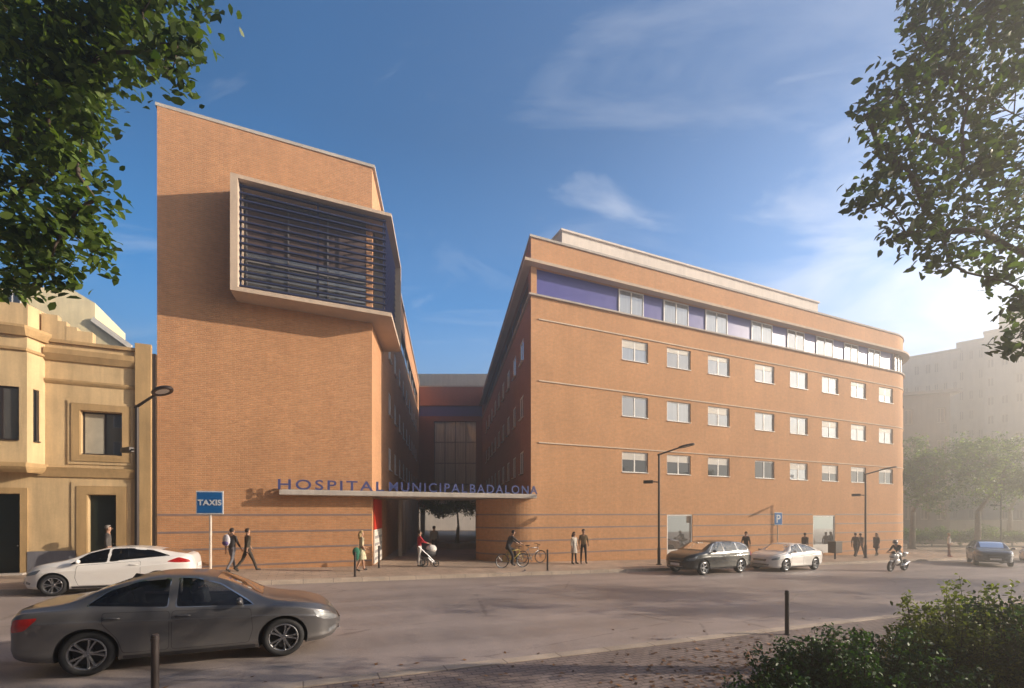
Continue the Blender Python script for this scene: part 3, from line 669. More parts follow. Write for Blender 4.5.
    for sg in (1, -1):
        zz = .42 if sg > 0 else .72
        MB().frombm(patch([(-.26, zz), (.26, zz), (.26, zz + .11), (-.26, zz + .11)], fr(.022, sg), .06)).build('number_plate', SIGNW, car)
    # cabin: seats, steering wheel
    for sx in (tunnel_seats(sh, tunnel)):
        for sd in (-1, 1):
            mb = MB(); zf = min(p[1] for p in tunnel)
            mb.bbox(-.06, .07, -.21, .21, 0, .36, .05, 0, Matrix.Translation((sx, sd * .34, zf - .05)) @ Matrix.Rotation(-.2, 4, 'Y')); mb.bbox(-.05, .05, -.12, .12, .37, .53, .04, 0, Matrix.Translation((sx - .02, sd * .34, zf - .06)) @ Matrix.Rotation(-.2, 4, 'Y')); mb.build('seat', SEATM, car, True)
    mb = MB(); zf = min(p[1] for p in tunnel); M = Matrix.Translation((tunnel_seats(sh, tunnel)[0] + .55, .34, zf + .06)) @ Matrix.Rotation(-1.1, 4, 'Y')
    mb.tube([(math.cos(a) * .18, math.sin(a) * .18, 0) for a in [i * PI / 10 for i in range(21)]], .015, 6, 0, M); mb.build('steering_wheel', BLACK, car, True)
    return car
def tunnel_seats(sh, tunnel):
    x0, x1 = min(p[0] for p in tunnel), max(p[0] for p in tunnel); return (x1 - .95, x0 + .55) if x1 - x0 > 2.2 else (x1 - .85,)

sedan = Shell(
    top=[(-2.26, .72), (-2.235, .93), (-2.18, 1.035), (-1.9, 1.075), (-1.60, 1.125), (-1.2, 1.315), (-.8, 1.445), (-.35, 1.512), (.05, 1.505), (.42, 1.425), (.80, 1.245), (1.15, 1.055), (1.35, 1.005), (1.85, .93), (2.15, .835), (2.33, .70), (2.41, .55)],
    belt=[(-2.26, .70), (-2.22, .90), (-2.0, .995), (-1.6, 1.01), (-.9, .985), (0, .945), (1.0, .915), (1.5, .885), (1.9, .82), (2.2, .72), (2.36, .60), (2.41, .52)],
    bot=[(-2.26, .50), (-2.18, .33), (-1.85, .24), (-1.2, .20), (1.3, .19), (1.9, .20), (2.25, .24), (2.41, .36)],
    hw=[(-2.26, .56), (-2.22, .72), (-2.08, .845), (-1.75, .905), (-1.3, .928), (0, .925), (1.2, .925), (1.7, .90), (2.0, .83), (2.22, .69), (2.36, .50), (2.41, .36)],
    hr=[(-2.26, .40), (-2.1, .66), (-1.75, .70), (-1.3, .63), (-.6, .585), (.2, .59), (.8, .64), (1.3, .73), (1.7, .74), (2.1, .62), (2.41, .28)], x0=-2.26, x1=2.41)
GREYP = carpaint('grey_paint', (.112, .11, .114), .35, .28); WHITP = carpaint('white_paint', (.85, .82, .78), 0, .25); DARKP = carpaint('black_green_paint', (.010, .012, .011), .2, .25); BLUEP = carpaint('dark_blue_paint', (.03, .04, .07), .3, .25)
r0 = on_ground(87, 676, ROAD); f0 = on_ground(283, 656, ROAD)
hd = math.atan2(f0.y - r0.y, f0.x - r0.x); fw_ = Vector((math.cos(hd), math.sin(hd), 0)); lf = Vector((-fw_.y, fw_.x, 0))
mid = (r0 + f0) / 2; sc_ = (f0 - r0).length / 2.72
XF, XR = 1.42, -1.30
cen = mid + lf * .79 - fw_ * .058; cen.z = g(cen.x, cen.y) + ROAD
greycar = make_car('parked_car', 'grey four door saloon car nearest the camera, seen side on', 'car', cen, hd, sedan, GREYP, (XF, XR), .345, .80,
    wins=[[(-1.33, 1.075), (-.30, 1.005), (-.30, 1.43), (-.72, 1.40), (-1.10, 1.265)], [(-.18, 1.0), (.93, .965), (.86, 1.02), (.42, 1.315), (.05, 1.43), (-.18, 1.44)]],
    tunnel=[(-1.45, .90), (1.05, .86), (1.0, .99), (.45, 1.34), (.02, 1.45), (-.75, 1.41), (-1.2, 1.23)], shield=((1.14, 1.06), (.30, 1.455)), rear=((-1.60, 1.13), (-.84, 1.43)),
    doors=[[(-1.12, .97), (-.26, .945), (-.26, .32), (-.86, .32), (-.93, .55), (-1.12, .80)], [(-.23, .945), (.90, .91), (.94, .55), (.88, .32), (-.23, .32)]],
    head=[(1.90, .80), (2.33, .64), (2.36, .56), (2.12, .60), (1.98, .66)], tail=[(-1.86, .945), (-2.18, .92), (-2.215, .72), (-2.02, .76)], handles=[(-1.0, .875), (-.08, .855)], mirror=(.74, 1.0),
    grille=[[(-.32, .60), (.32, .60), (.28, .48), (-.28, .48)], [(-.42, .40), (.42, .40), (.36, .29), (-.36, .29)]], fog=[(2.18, .40), (2.34, .45), (2.34, .38), (2.2, .34)], ry=.0208)
greycar.scale = (sc_,) * 3
MB().add([(-.95, .015, 1.40), (-.78, .015, 1.455), (-.90, .015, 1.478), (-.95, -.015, 1.40), (-.78, -.015, 1.455), (-.90, -.015, 1.478)], [(0, 1, 2), (3, 5, 4), (0, 3, 4, 1), (1, 4, 5, 2), (2, 5, 3, 0)]).build('roof_antenna', BLKG, greycar)

hatch = Shell(
    top=[(-2.05, .78), (-2.0, 1.0), (-1.92, 1.12), (-1.5, 1.21), (-1.0, 1.315), (-.4, 1.375), (.05, 1.365), (.5, 1.26), (.95, 1.055), (1.2, .97), (1.6, .89), (1.9, .77), (2.03, .6), (2.06, .5)],
    belt=[(-2.05, .76), (-1.95, 1.02), (-1.6, 1.06), (-1.0, 1.0), (-.2, .93), (.7, .87), (1.2, .84), (1.6, .77), (1.9, .66), (2.06, .48)],
    bot=[(-2.05, .5), (-1.9, .3), (-1.4, .2), (1.4, .18), (1.9, .2), (2.06, .3)], hw=[(-2.05, .5), (-1.95, .72), (-1.7, .82), (-1.2, .865), (0, .87), (1.1, .86), (1.6, .8), (1.9, .63), (2.06, .38)],
    hr=[(-2.05, .4), (-1.8, .62), (-1.2, .58), (-.4, .55), (.3, .56), (.9, .66), (1.4, .68), (1.8, .54), (2.06, .3)], x0=-2.05, x1=2.06)
q = on_ground(54, 596, ROAD); c_ = q - U * (-1.28) - N * .72; c_.z = g(c_.x, c_.y) + ROAD
make_car('parked_car', 'white wedge shaped sporty hatchback behind the grey saloon car', 'car', c_, A + PI, hatch, WHITP, (1.28, -1.15), .31, .75,
    wins=[[(-1.42, 1.11), (.02, .965), (.02, 1.30), (-.4, 1.315), (-.95, 1.255)], [(.10, .955), (.92, .90), (.55, 1.17), (.18, 1.28), (.10, 1.295)]],
    tunnel=[(-1.2, .9), (.95, .82), (.6, 1.16), (.1, 1.31), (-.5, 1.32), (-1.1, 1.18)], shield=((1.0, 1.035), (.12, 1.345)), rear=((-1.86, 1.13), (-1.1, 1.30)),
    doors=[[(-.72, .97), (.76, .86), (.80, .5), (.72, .28), (-.72, .28)]], head=[(1.55, .76), (1.93, .63), (1.95, .56), (1.66, .62)], tail=[(-1.36, .935), (-1.66, 1.065), (-1.93, .97), (-1.955, .90), (-1.60, .905)], handles=[(-.55, .86)], mirror=(.72, .93),
    grille=[[(-.4, .42), (.4, .42), (.32, .26), (-.32, .26)]], fog=[(1.8, .38), (1.95, .42), (1.95, .34), (1.82, .32)], ry=-.0208, roof_dark=1)

wagon = Shell(
    top=[(-2.33, .75), (-2.3, 1.0), (-2.2, 1.25), (-2.0, 1.42), (-1.5, 1.52), (-.6, 1.57), (.2, 1.55), (.6, 1.46), (1.0, 1.25), (1.28, 1.1), (1.7, 1.02), (2.05, .93), (2.25, .8), (2.34, .6)],
    belt=[(-2.33, .73), (-2.25, .98), (-1.8, 1.05), (-.8, 1.02), (.2, .99), (1.2, .98), (1.7, .92), (2.1, .82), (2.34, .55)],
    bot=[(-2.33, .5), (-2.15, .32), (-1.6, .26), (1.6, .25), (2.1, .27), (2.34, .36)], hw=[(-2.33, .62), (-2.2, .82), (-1.7, .905), (0, .92), (1.4, .91), (1.9, .84), (2.2, .66), (2.34, .45)],
    hr=[(-2.33, .5), (-2.1, .62), (-1.4, .62), (-.2, .61), (.6, .64), (1.1, .73), (1.7, .74), (2.1, .6), (2.34, .36)], x0=-2.33, x1=2.34)
p1 = on_ground(698.5, 575.5, ROAD); p2 = on_ground(742.5, 572.5, ROAD); v = (p1 - p2); c_ = (p1 + p2) / 2 - N * .80; c_.z = g(c_.x, c_.y) + ROAD
make_car('parked_car', 'black estate car parked bumper to bumper in front of the white saloon', 'car', c_, math.atan2(v.y, v.x), wagon, DARKP, (1.40, -1.32), .345, .80,
    wins=[[(-1.95, 1.13), (-1.12, 1.09), (-1.12, 1.47), (-1.5, 1.44), (-1.8, 1.33)], [(-1.04, 1.085), (-.1, 1.05), (-.1, 1.50), (-1.04, 1.475)], [(0, 1.045), (1.02, 1.03), (.55, 1.38), (.2, 1.485), (0, 1.495)]],
    tunnel=[(-1.9, .98), (1.15, .94), (1.0, 1.1), (.55, 1.38), (.2, 1.49), (-1.5, 1.46), (-1.85, 1.3)], shield=((1.24, 1.12), (.45, 1.5)), rear=((-2.24, 1.15), (-2.05, 1.39)),
    doors=[[(-1.05, 1.03), (-.06, .99), (-.06, .38), (-.8, .38), (-.9, .6)], [(-.03, .99), (1.0, .97), (1.02, .6), (.95, .38), (-.03, .38)]], head=[(1.8, .90), (2.22, .76), (2.27, .66), (1.98, .70)], tail=[(-2.0, 1.08), (-2.26, 1.04), (-2.28, .8), (-2.1, .82)], handles=[(-.95, .93), (.08, .91)], mirror=(.86, 1.04),
    grille=[[(-.36, .72), (.36, .72), (.3, .52), (-.3, .52)], [(-.5, .44), (.5, .44), (.4, .33), (-.4, .33)]], ry=-.0208)
coupe = Shell(
    top=[(-2.35, .72), (-2.3, .95), (-2.2, 1.02), (-1.8, 1.10), (-1.3, 1.27), (-.7, 1.39), (-.1, 1.42), (.35, 1.37), (.8, 1.18), (1.15, 1.0), (1.5, .94), (1.95, .85), (2.2, .72), (2.32, .5)],
    belt=[(-2.35, .7), (-2.25, .93), (-1.6, .98), (-.6, .93), (.5, .89), (1.2, .87), (1.8, .79), (2.15, .66), (2.32, .47)], bot=[(-2.35, .5), (-2.2, .3), (-1.6, .2), (1.6, .18), (2.1, .2), (2.32, .3)],
    hw=[(-2.35, .55), (-2.2, .78), (-1.7, .88), (0, .89), (1.3, .885), (1.85, .82), (2.15, .66), (2.32, .42)], hr=[(-2.35, .42), (-2.0, .66), (-1.3, .6), (-.4, .56), (.4, .58), (1.0, .7), (1.6, .72), (2.05, .58), (2.32, .32)], x0=-2.35, x1=2.32)
p1 = on_ground(781, 572, ROAD); p2 = on_ground(816, 569.5, ROAD); v = (p1 - p2); c_ = (p1 + p2) / 2 - N * .78; c_.z = g(c_.x, c_.y) + ROAD
make_car('parked_car', 'white four door saloon parked behind the black estate under the parking sign', 'car', c_, math.atan2(v.y, v.x), coupe, WHITP, (1.36, -1.36), .33, .78,
    wins=[[(-1.45, 1.05), (-.2, .98), (-.2, 1.345), (-.7, 1.33), (-1.15, 1.22)], [(-.1, .975), (.98, .945), (.5, 1.25), (.1, 1.345), (-.1, 1.35)]],
    tunnel=[(-1.4, .9), (1.0, .86), (.55, 1.22), (.1, 1.36), (-.7, 1.34), (-1.15, 1.2)], shield=((1.13, 1.01), (.4, 1.36)), rear=((-1.75, 1.115), (-.85, 1.37)),
    doors=[[(-1.05, .95), (-.16, .92), (-.16, .3), (-.85, .3), (-.93, .55)], [(-.13, .92), (.92, .88), (.95, .5), (.88, .3), (-.13, .3)]], head=[(1.8, .79), (2.18, .66), (2.22, .58), (1.95, .62)], tail=[(-2.0, .95), (-2.26, .92), (-2.28, .76), (-2.1, .78)], handles=[(-.98, .84), (.0, .82)], mirror=(.8, .96),
    grille=[[(-.36, .62), (.36, .62), (.32, .52), (-.32, .52)], [(-.5, .38), (.5, .38), (.42, .26), (-.42, .26)]], ry=-.0208, roof_dark=1)
p1 = on_ground(1012, 567.5, ROAD)
make_car('parked_car', 'dark blue estate car coming head on beside the kerb island at the far right', 'car', p1 + Vector((.5, 1.9, 0)), rad(24 + 180 + 28), wagon, BLUEP, (1.40, -1.32), .335, .80,
    wins=[[(-1.95, 1.13), (-1.12, 1.09), (-1.12, 1.47), (-1.5, 1.44), (-1.8, 1.33)], [(-1.04, 1.085), (-.1, 1.05), (-.1, 1.50), (-1.04, 1.475)], [(0, 1.045), (1.02, 1.03), (.55, 1.38), (.2, 1.485), (0, 1.495)]],
    tunnel=[(-1.9, .98), (1.15, .94), (1.0, 1.1), (.55, 1.38), (.2, 1.49), (-1.5, 1.46), (-1.85, 1.3)], shield=((1.24, 1.12), (.45, 1.5)), rear=((-2.24, 1.15), (-2.05, 1.39)),
    doors=[[(-1.05, 1.03), (-.06, .99), (-.06, .38), (-.8, .38), (-.9, .6)], [(-.03, .99), (1.0, .97), (1.02, .6), (.95, .38), (-.03, .38)]], head=[(1.8, .90), (2.22, .76), (2.27, .66), (1.98, .70)], tail=[(-2.0, 1.08), (-2.26, 1.04), (-2.28, .8), (-2.1, .82)], handles=[(-.95, .93), (.08, .91)], mirror=(.86, 1.04),
    grille=[[(-.36, .72), (.36, .72), (.3, .52), (-.3, .52)], [(-.5, .44), (.5, .44), (.4, .33), (-.4, .33)]], ry=-.01)
p1 = on_ground(1036, 563, ROAD)
make_car('parked_car', 'white hatchback cut by the right edge of the photo beside the dark blue estate', 'car', p1 + Vector((2.0, 1.2, 0)), rad(24 + 180), hatch, WHITP, (1.28, -1.15), .31, .75,
    wins=[[(-1.42, 1.11), (.02, .965), (.02, 1.30), (-.4, 1.315), (-.95, 1.255)], [(.10, .955), (.92, .90), (.55, 1.17), (.18, 1.28), (.10, 1.295)]],
    tunnel=[(-1.2, .9), (.95, .82), (.6, 1.16), (.1, 1.31), (-.5, 1.32), (-1.1, 1.18)], shield=((1.0, 1.035), (.12, 1.345)), rear=((-1.86, 1.13), (-1.1, 1.30)),
    doors=[[(-.72, .97), (.76, .86), (.80, .5), (.72, .28), (-.72, .28)]], head=[(1.55, .76), (1.93, .63), (1.95, .56), (1.66, .62)], tail=[(-1.36, .935), (-1.66, 1.065), (-1.93, .97), (-1.955, .90), (-1.60, .905)], handles=[(-.55, .86)], mirror=(.72, .93), ry=-.01)
# ------------------------------------------------------------------ people
SKIN = mat('skin', (.42, .24, .16), .55, var=.08); HAIRD = mat('dark_hair', (.02, .014, .01), .6); HAIRL = mat('blond_hair', (.42, .29, .13), .6); HAIRG = mat('grey_hair', (.22, .20, .18), .6); SHOE = mat('shoes', (.02, .018, .017), .5)
EYEM = mat('eye', (.02, .015, .012), .2); REDSH = mat('red_shoes', (.3, .05, .04), .5)
_C = {}
def cloth(rgb):
    k = tuple(round(c, 3) for c in rgb)
    if k not in _C: _C[k] = mat('cloth_%02d' % len(_C), k, .85, var=.22, vs=14, bump=.3, bs=40)
    return _C[k]
def person(label, pos, face, h=1.74, top=(.1, .1, .1), legs=(.05, .05, .07), hair=HAIRD, shoes=SHOE, hipL=0, hipR=0, kneeL=0, kneeR=0, shL=5, shR=-5, elL=15, elR=15, lean=0, out=6, spread=3, skirt=None, sleeve=True, longhair=False, coat=None, seat=None, neckturn=0, bare=False, helmet=None, w=1.0):
    """one skinned body; hips, knees, shoulders and elbows in degrees; face is the heading; seat = fixed pelvis height"""
    V = []; Eg = []; Rr = []; Z = []
    def node(p, r, par, zone): V.append(Vector(p)); Rr.append(r); Z.append(zone); (Eg.append((par, len(V) - 1)) if par is not None else None); return len(V) - 1
    ln = rad(lean); L = lambda x, z: (x + math.sin(ln) * z, math.cos(ln) * z)          # torso leans about the pelvis
    def T(x, y, z): a, b = L(x * 1.0, z); return (a, y, .94 + b)
    pel = node((0, 0, .94), (.105, .15 * w), None, 'leg')
    a = node(T(0, 0, .13), (.10, .135 * w), pel, 'top'); b = node(T(0, 0, .30), (.115, .165 * w), a, 'top'); c = node(T(0, 0, .45), (.10, .155 * w), b, 'top')
    nk = node(T(.0, 0, .555), (.052, .055), c, 'skin'); h0 = node(T(.015, 0, .615), (.07, .062), nk, 'skin'); h1 = node(T(.02, 0, .70), (.096, .076), h0, 'skin'); h2 = node(T(.008, 0, .765), (.078, .064), h1, 'skin')
    hands = []
    for sd, sh_, el in ((1, shL, elL), (-1, shR, elR)):
        s0 = node(T(-.005, sd * .175 * w, .475), (.062, .06), c, 'top')
        up = rad(sh_) - ln * .0; o_ = rad(out); dv1 = Vector((math.sin(up) * math.cos(o_), sd * math.sin(o_), -math.cos(up) * math.cos(o_)))
        e = node(V[s0] + dv1 * .29, (.043, .043), s0, 'top'); f_ = up + rad(el); dv2 = Vector((math.sin(f_), -sd * .10 * (el > 25), -math.cos(f_))).normalized()
        m_ = node(V[e] + dv2 * .13, (.038, .038), e, 'top' if sleeve else 'skin'); wst = node(V[e] + dv2 * .25, (.026, .028), m_, 'skin'); hd_ = node(V[e] + dv2 * .31, (.022, .036), wst, 'skin')
        hands.append((V[wst].copy(), dv2.copy(), sd))
    feet = []
    for sd, hp, kn in ((1, hipL, kneeL), (-1, hipR, kneeR)):
        hpn = node((0, sd * .09 * w, .90), (.088, .085 * w), pel, 'leg'); t = rad(hp); o_ = rad(spread); d1 = Vector((math.sin(t) * math.cos(o_), sd * math.sin(o_), -math.cos(t) * math.cos(o_)))
        md = node(V[hpn] + d1 * .2, (.076, .074), hpn, 'leg'); k = node(V[hpn] + d1 * .43, (.056, .056), md, 'leg'); t2 = t - rad(kn); d2 = Vector((math.sin(t2), sd * .02, -math.cos(t2)))
        cf = node(V[k] + d2 * .15, (.054, .054), k, 'shin'); an = node(V[k] + d2 * .40, (.038, .038), cf, 'shin'); ft = Vector((1, sd * .12, 0)); pt = max(-.9, min(.35, t2 * .6)); fd = Vector((math.cos(pt), sd * .12, math.sin(pt)))
        hl = node(V[an] + Vector((-.03, 0, -.03)), (.036, .036), an, 'shoe'); toe = node(V[an] + fd * .16 + Vector((0, 0, -.045)), (.03, .042), an, 'shoe'); feet.append(min(V[toe].z, V[an].z - .045, V[hl].z) - .032)
    dz = -min(feet) if seat is None else seat - .94
    s_ = h / 1.75
    me = bpy.data.meshes.new('p'); me.from_pydata([tuple(v) for v in V], Eg, []); o = link('p', me)
    o.modifiers.new('S', 'SKIN'); sub = o.modifiers.new('D', 'SUBSURF'); sub.levels = 2; sub.render_levels = 2
    sk = me.skin_vertices[0].data
    for i, r in enumerate(Rr): sk[i].radius = r
    sk[0].use_root = True
    bpy.context.view_layer.update(); em = evaluated(o); drop(o)
    vs = np.array([v.co[:] for v in em.vertices]); fs = [tuple(p.vertices) for p in em.polygons]; bpy.data.meshes.remove(em)
    segs = [(np.array(V[a]), np.array(V[b]), Z[b]) for a, b in Eg]; zi = {'skin': 0, 'top': 1, 'leg': 2, 'shin': 3, 'shoe': 4}
    ce = np.array([vs[list(f)].mean(0) for f in fs]); best = np.full(len(fs), 9e9); zz = np.zeros(len(fs), int)
    for a_, b_, z in segs:
        ab = b_ - a_; tt = np.clip(((ce - a_) @ ab) / (ab @ ab), 0, 1); d = np.linalg.norm(ce - (a_ + tt[:, None] * ab), axis=1); k = d < best; best[k] = d[k]; zz[k] = zi[z]
    mb = MB(); mb.v = [tuple(v) for v in vs]; mb.f = fs; mb.m = [int(q) for q in zz]
    for wr_, dv, sd in hands:                        # five unequal, bent fingers and a thumb leaving the side of the palm
        ax = Vector((0, 1, 0)); nrm = dv.cross(ax).normalized()
        for q, ll in zip((-.026, -.009, .009, .025), (.075, .088, .082, .062)):
            b0 = wr_ + dv * .085 + ax * q; mb.tube([b0, b0 + dv * ll * .5 - nrm * .006 * 1, b0 + dv * ll * .85 + nrm * .02], [.010, .0095, .007], 5)
        b0 = wr_ + dv * .03 + Vector((.03, 0, 0)); mb.tube([b0, b0 + dv * .04 + Vector((.025, 0, 0)), b0 + dv * .075 + Vector((.028, 0, 0))], [.012, .011, .008], 5)
    hc = V[h1]; fwd = Vector((1, 0, 0))
    mb.tube([hc + Vector((.086, 0, .015)), hc + Vector((.112, 0, -.018)), hc + Vector((.09, 0, -.03))], [.008, .014, .009], 6)         # nose
    for sd in (-1, 1): mb.ell(hc + Vector((-.005, sd * .078, -.005)), (.02, .01, .032))                                                # ears
    ltop = cloth(top); lleg = SKIN if bare else cloth(legs)
    b = mb.build('person', [SKIN, ltop, cloth(legs) if not bare else SKIN, SKIN if bare or skirt else cloth(legs), shoes], None, True)
    b.location = Vector(pos) + Vector((0, 0, dz * s_)); b.rotation_euler = (0, 0, face); b.scale = (s_, s_, s_); tag(b, label, 'person')
    mb = MB()
    if helmet: mb.ell(hc + Vector((.0, 0, .02)), (.135, .12, .135)); mb.build('helmet', helmet, b, True); MB().ell(hc + Vector((.05, 0, .015)), (.098, .105, .05)).build('visor', BLKG, b, True)
    else:
        bm = bmesh.new(); bmesh.ops.create_uvsphere(bm, u_segments=14, v_segments=10, radius=1)
        for v in bm.verts:
            n = v.co.copy(); r = 1.0 + .06 * math.sin(9 * n.x + 4 * n.z) * math.cos(7 * n.y); v.co = hc + Vector((-.016 + n.x * .102 * r, n.y * .092 * r, .042 + n.z * .092 * r))
            if n.x > .35 and n.z < .35: v.co.x -= .10 * (n.x - .2)
            if n.z < -.2: v.co.z = max(v.co.z, hc.z - (.05 if not longhair else .05)); v.co.x = min(v.co.x, hc.x + .0)
        mb.frombm(bm)
        if longhair: mb.tube([hc + Vector((-.07, 0, .03)), hc + Vector((-.10, 0, -.10)), hc + Vector((-.10, 0, -.24))], [.075, .08, .05], 10)
        mb.build('hair', hair, b, True)
    e = MB()
    for sd in (-1, 1): e.ell(hc + Vector((.088, sd * .032, .012)), (.010, .014, .009))
    e.box(hc.x + .080, hc.x + .092, -.022, .022, hc.z - .056, hc.z - .048); e.build('eyes', EYEM, b, True)
    if skirt or coat:
        col, z0, r0, r1 = (skirt if skirt else coat); n = 22; prof = [(.155, 1.0), (.17, .92), (lerp(r0, r1, .5), lerp(.92, z0, .5)), (r1, z0), (r1 - .012, z0), (.14, .98)]
        mb = MB(); rows = []
        for r, z in prof: rows.append([(math.cos(2 * PI * k / n) * r * .78 * (1 + .05 * math.cos(5 * 2 * PI * k / n) * (1 - z)), math.sin(2 * PI * k / n) * r * w * (1 + .05 * math.sin(6 * 2 * PI * k / n) * (1 - z)), z) for k in range(n)])
        for p_, q_ in zip(rows, rows[1:]):
            for k in range(n): mb.quad(p_[k], p_[(k + 1) % n], q_[(k + 1) % n], q_[k])
        mb.build('skirt' if skirt else 'coat', cloth(col), b, True)
    return b
# ------------------------------------------------------------------ the yellow house on the left
def z_at(px, py, w=0.0): return EYE + (HY - py) / F * S(t_at(px, w), -w).y
TH = TL - .03
house = thing('yellow_house', 'two storey ochre townhouse with a bay window and stone mouldings', 'house', S(0, 0), A)
tw0, tw1 = t_at(81), t_at(122); wz0, wz1 = z_at(100, 455), z_at(100, 412)
td0, td1 = t_at(88), t_at(116); dz1 = z_at(100, 495); tb0, tb1 = -22.6, t_at(20); bz1_ = z_at(15, 494)
ZH = z_at(110, 349); tleft = -31.0; zb = -.5
mb = MB(); grid_wall(mb, (tleft, 0, 0), (1, 0, 0), (0, 1, 0), TH - tleft, zb, ZH, [(tw0 - tleft, tw1 - tleft, wz0, wz1), (td0 - tleft, td1 - tleft, .16, dz1), (tb0 - tleft, tb1 - tleft, .2, bz1_), (-27.6 - tleft, -25.9 - tleft, .2, 3.2), (-27.6 - tleft, -25.9 - tleft, 4.6, 6.6)], rev=.3)
mb.quad((tleft, 0, zb), (tleft, 9, zb), (tleft, 9, ZH), (tleft, 0, ZH)); mb.quad((TH, 0, zb), (TH, 9, zb), (TH, 9, ZH), (TH, 0, ZH)); mb.quad((tleft, 9, zb), (TH, 9, zb), (TH, 9, ZH), (tleft, 9, ZH))
mb.build('wall', CREAM, house)
MB().add([(tleft, .02, ZH - .25), (TH, .02, ZH - .25), (TH, 9, ZH - .25), (tleft, 9, ZH - .25)], [(0, 1, 2, 3)]).build('roof', GREYR, house)
tp = t_at(136)
mb = MB(); mb.bbox(tp, TH - .12, -.16, -.004, 0, z_at(145, 345), .015); mb.build('pilaster', CREAMD, house)
MB().box(TH - .12, TH, -.03, -.004, 0, ZH).build('dark_joint', DARKM, house)  # flat dark strip down the joint beside the tower
tbay = t_at(45)
for zq, o_, h_ in ((z_at(110, 366), .16, .42), (z_at(110, 388), .07, .16)): mb = MB(); loft_ring(mb, [(tbay, 0), (tp - .01, 0)], [(-.02, zq), (o_ * .4, zq), (o_, zq + h_ * .55), (o_, zq + h_), (-.02, zq + h_)]); mb.build('cornice', CREAMD, house)
mb = MB(); loft_ring(mb, [(tbay, 0), (tp - .01, 0)], [(-.25, ZH), (.10, ZH), (.10, ZH + .12), (-.25, ZH + .12)]); mb.build('cornice', CREAMD, house); zm = z_at(110, 478); mb = MB()
loft_ring(mb, [(tbay - .2, 0), (tp - .01, 0)], [(-.02, zm), (.06, zm), (.09, zm + .2), (.12, zm + .34), (-.02, zm + .36)]); mb.build('floor_moulding', CREAMD, house)
def surround(a, b, z0, z1, bw, o_, bottom=True):
    m_ = MB(); m_.box(a - bw, a, -o_, -.004, z0 - (bw if bottom else 0), z1 + bw); m_.box(b, b + bw, -o_, -.004, z0 - (bw if bottom else 0), z1 + bw); m_.box(a, b, -o_, -.004, z1, z1 + bw)
    if bottom: m_.box(a, b, -o_, -.004, z0 - bw, z0)
    return m_
surround(tw0 - .02, tw1 + .02, wz0 - .02, wz1 + .02, .24, .07).build('window_surround', CREAMD, house); surround(tw0 - .27, tw1 + .27, wz0 - .27, wz1 + .27, .10, .04).build('window_moulding', CREAM, house)
surround(td0 - .02, td1 + .02, .05, dz1 + .02, .30, .06, False).build('door_surround', CREAMD, house); surround(td0 - .33, td1 + .33, .05, dz1 + .33, .14, .035, False).build('door_moulding', CREAM, house)
surround(tb0 - .02, tb1 + .02, .05, bz1_ + .02, .2, .06, False).build('door_surround', CREAMD, house)
o = window(house, tw0, .2, wz0, tw1 - tw0, wz1 - wz0, 0, GLASSR, (.55,), .05, frame=DARKM)
MB().box(tw0 + .06, tw0 + (tw1 - tw0) * .52, .165, .185, wz0 + .06, wz1 - .06).build('curtain', mat('curtain_cloth', (.42, .38, .30), .9), o, loc=(-tw0, -.2 + .02, -wz0))
for a, b, z1 in ((td0, td1, dz1), (tb0, tb1, bz1_), (-27.6, -25.9, 3.2)):
    mb = MB(); mb.box(a, b, .22, .28, .1, z1); n = 2 if b - a > 1.2 else 1
    for k in range(n):
        for zz in ((.35, 1.1), (1.25, z1 - .25)):
            x0, x1 = a + (b - a) * k / n + .1, a + (b - a) * (k + 1) / n - .1; mb.box(x0, x1, .195, .2195, *zz)
    d_ = mb.build('door', DOORK, house); MB().ell((b - .12, .17, 1.15), (.03, .04, .03)).build('handle', CHROME, d_)
window(house, -27.6, .2, 4.6, 1.7, 2.0, 0, GLASSD, (.5,), .06, frame=DARKM)
segs = [(tb1 + .22, td0 - .34), (td1 + .34, tp - .01)]
for a, b in segs: MB().box(a, b, -.075, -.004, -.4, z_at(50, 551)).build('plinth', PLINTH, house)
MB().box(td0 - .3, td1 + .3, -.35, .25, -.4, .16).build('doorstep', CONC, house); MB().box(tb0 - .2, tb1 + .2, -.35, .25, -.4, .2).build('doorstep', CONC, house)
# bay window: splayed cheek and three lights
tbf = t_at(27, .62); zb0, zbt = z_at(20, 466, .6), z_at(20, 336, .6); bw_ = .62; tb2 = -25.2
plan = [(tb2, 0.0), (tb2 + .3, -bw_), (tbf, -bw_), (tbay, 0.0)]
mb = MB(); L_ = tbf - tb2 - .3; wx0, wx1 = t_at(1, .62), t_at(19, .62); wzb, wzt = z_at(8, 440, .6), z_at(8, 386, .6)
grid_wall(mb, (tb2 + .3, -bw_, 0), (1, 0, 0), (0, 1, 0), L_, zb0, zbt, [(wx0 - 1.2 - tb2 - .3, wx1 - tb2 - .3, wzb, wzt), (.4, L_ - (tbf - wx0 + 1.7), wzb, wzt)], rev=.15)
ck = Vector((tbay - tbf, bw_)); grid_wall(mb, (tbf, -bw_, 0), (ck.x, ck.y, 0), (-ck.y, ck.x, 0), ck.length, zb0, zbt, [(.22, ck.length - .22, wzb + .0, wzt)], rev=.12)
mb.quad((tb2, 0, zb0), (tb2 + .3, -bw_, zb0), (tb2 + .3, -bw_, zbt), (tb2, 0, zbt)); mb.add([(x, y, zb0) for x, y in plan], [(0, 1, 2, 3)]); mb.add([(x, y, zbt) for x, y in plan], [(0, 1, 2, 3)])
bay = mb.build('bay_window', CREAM, house)
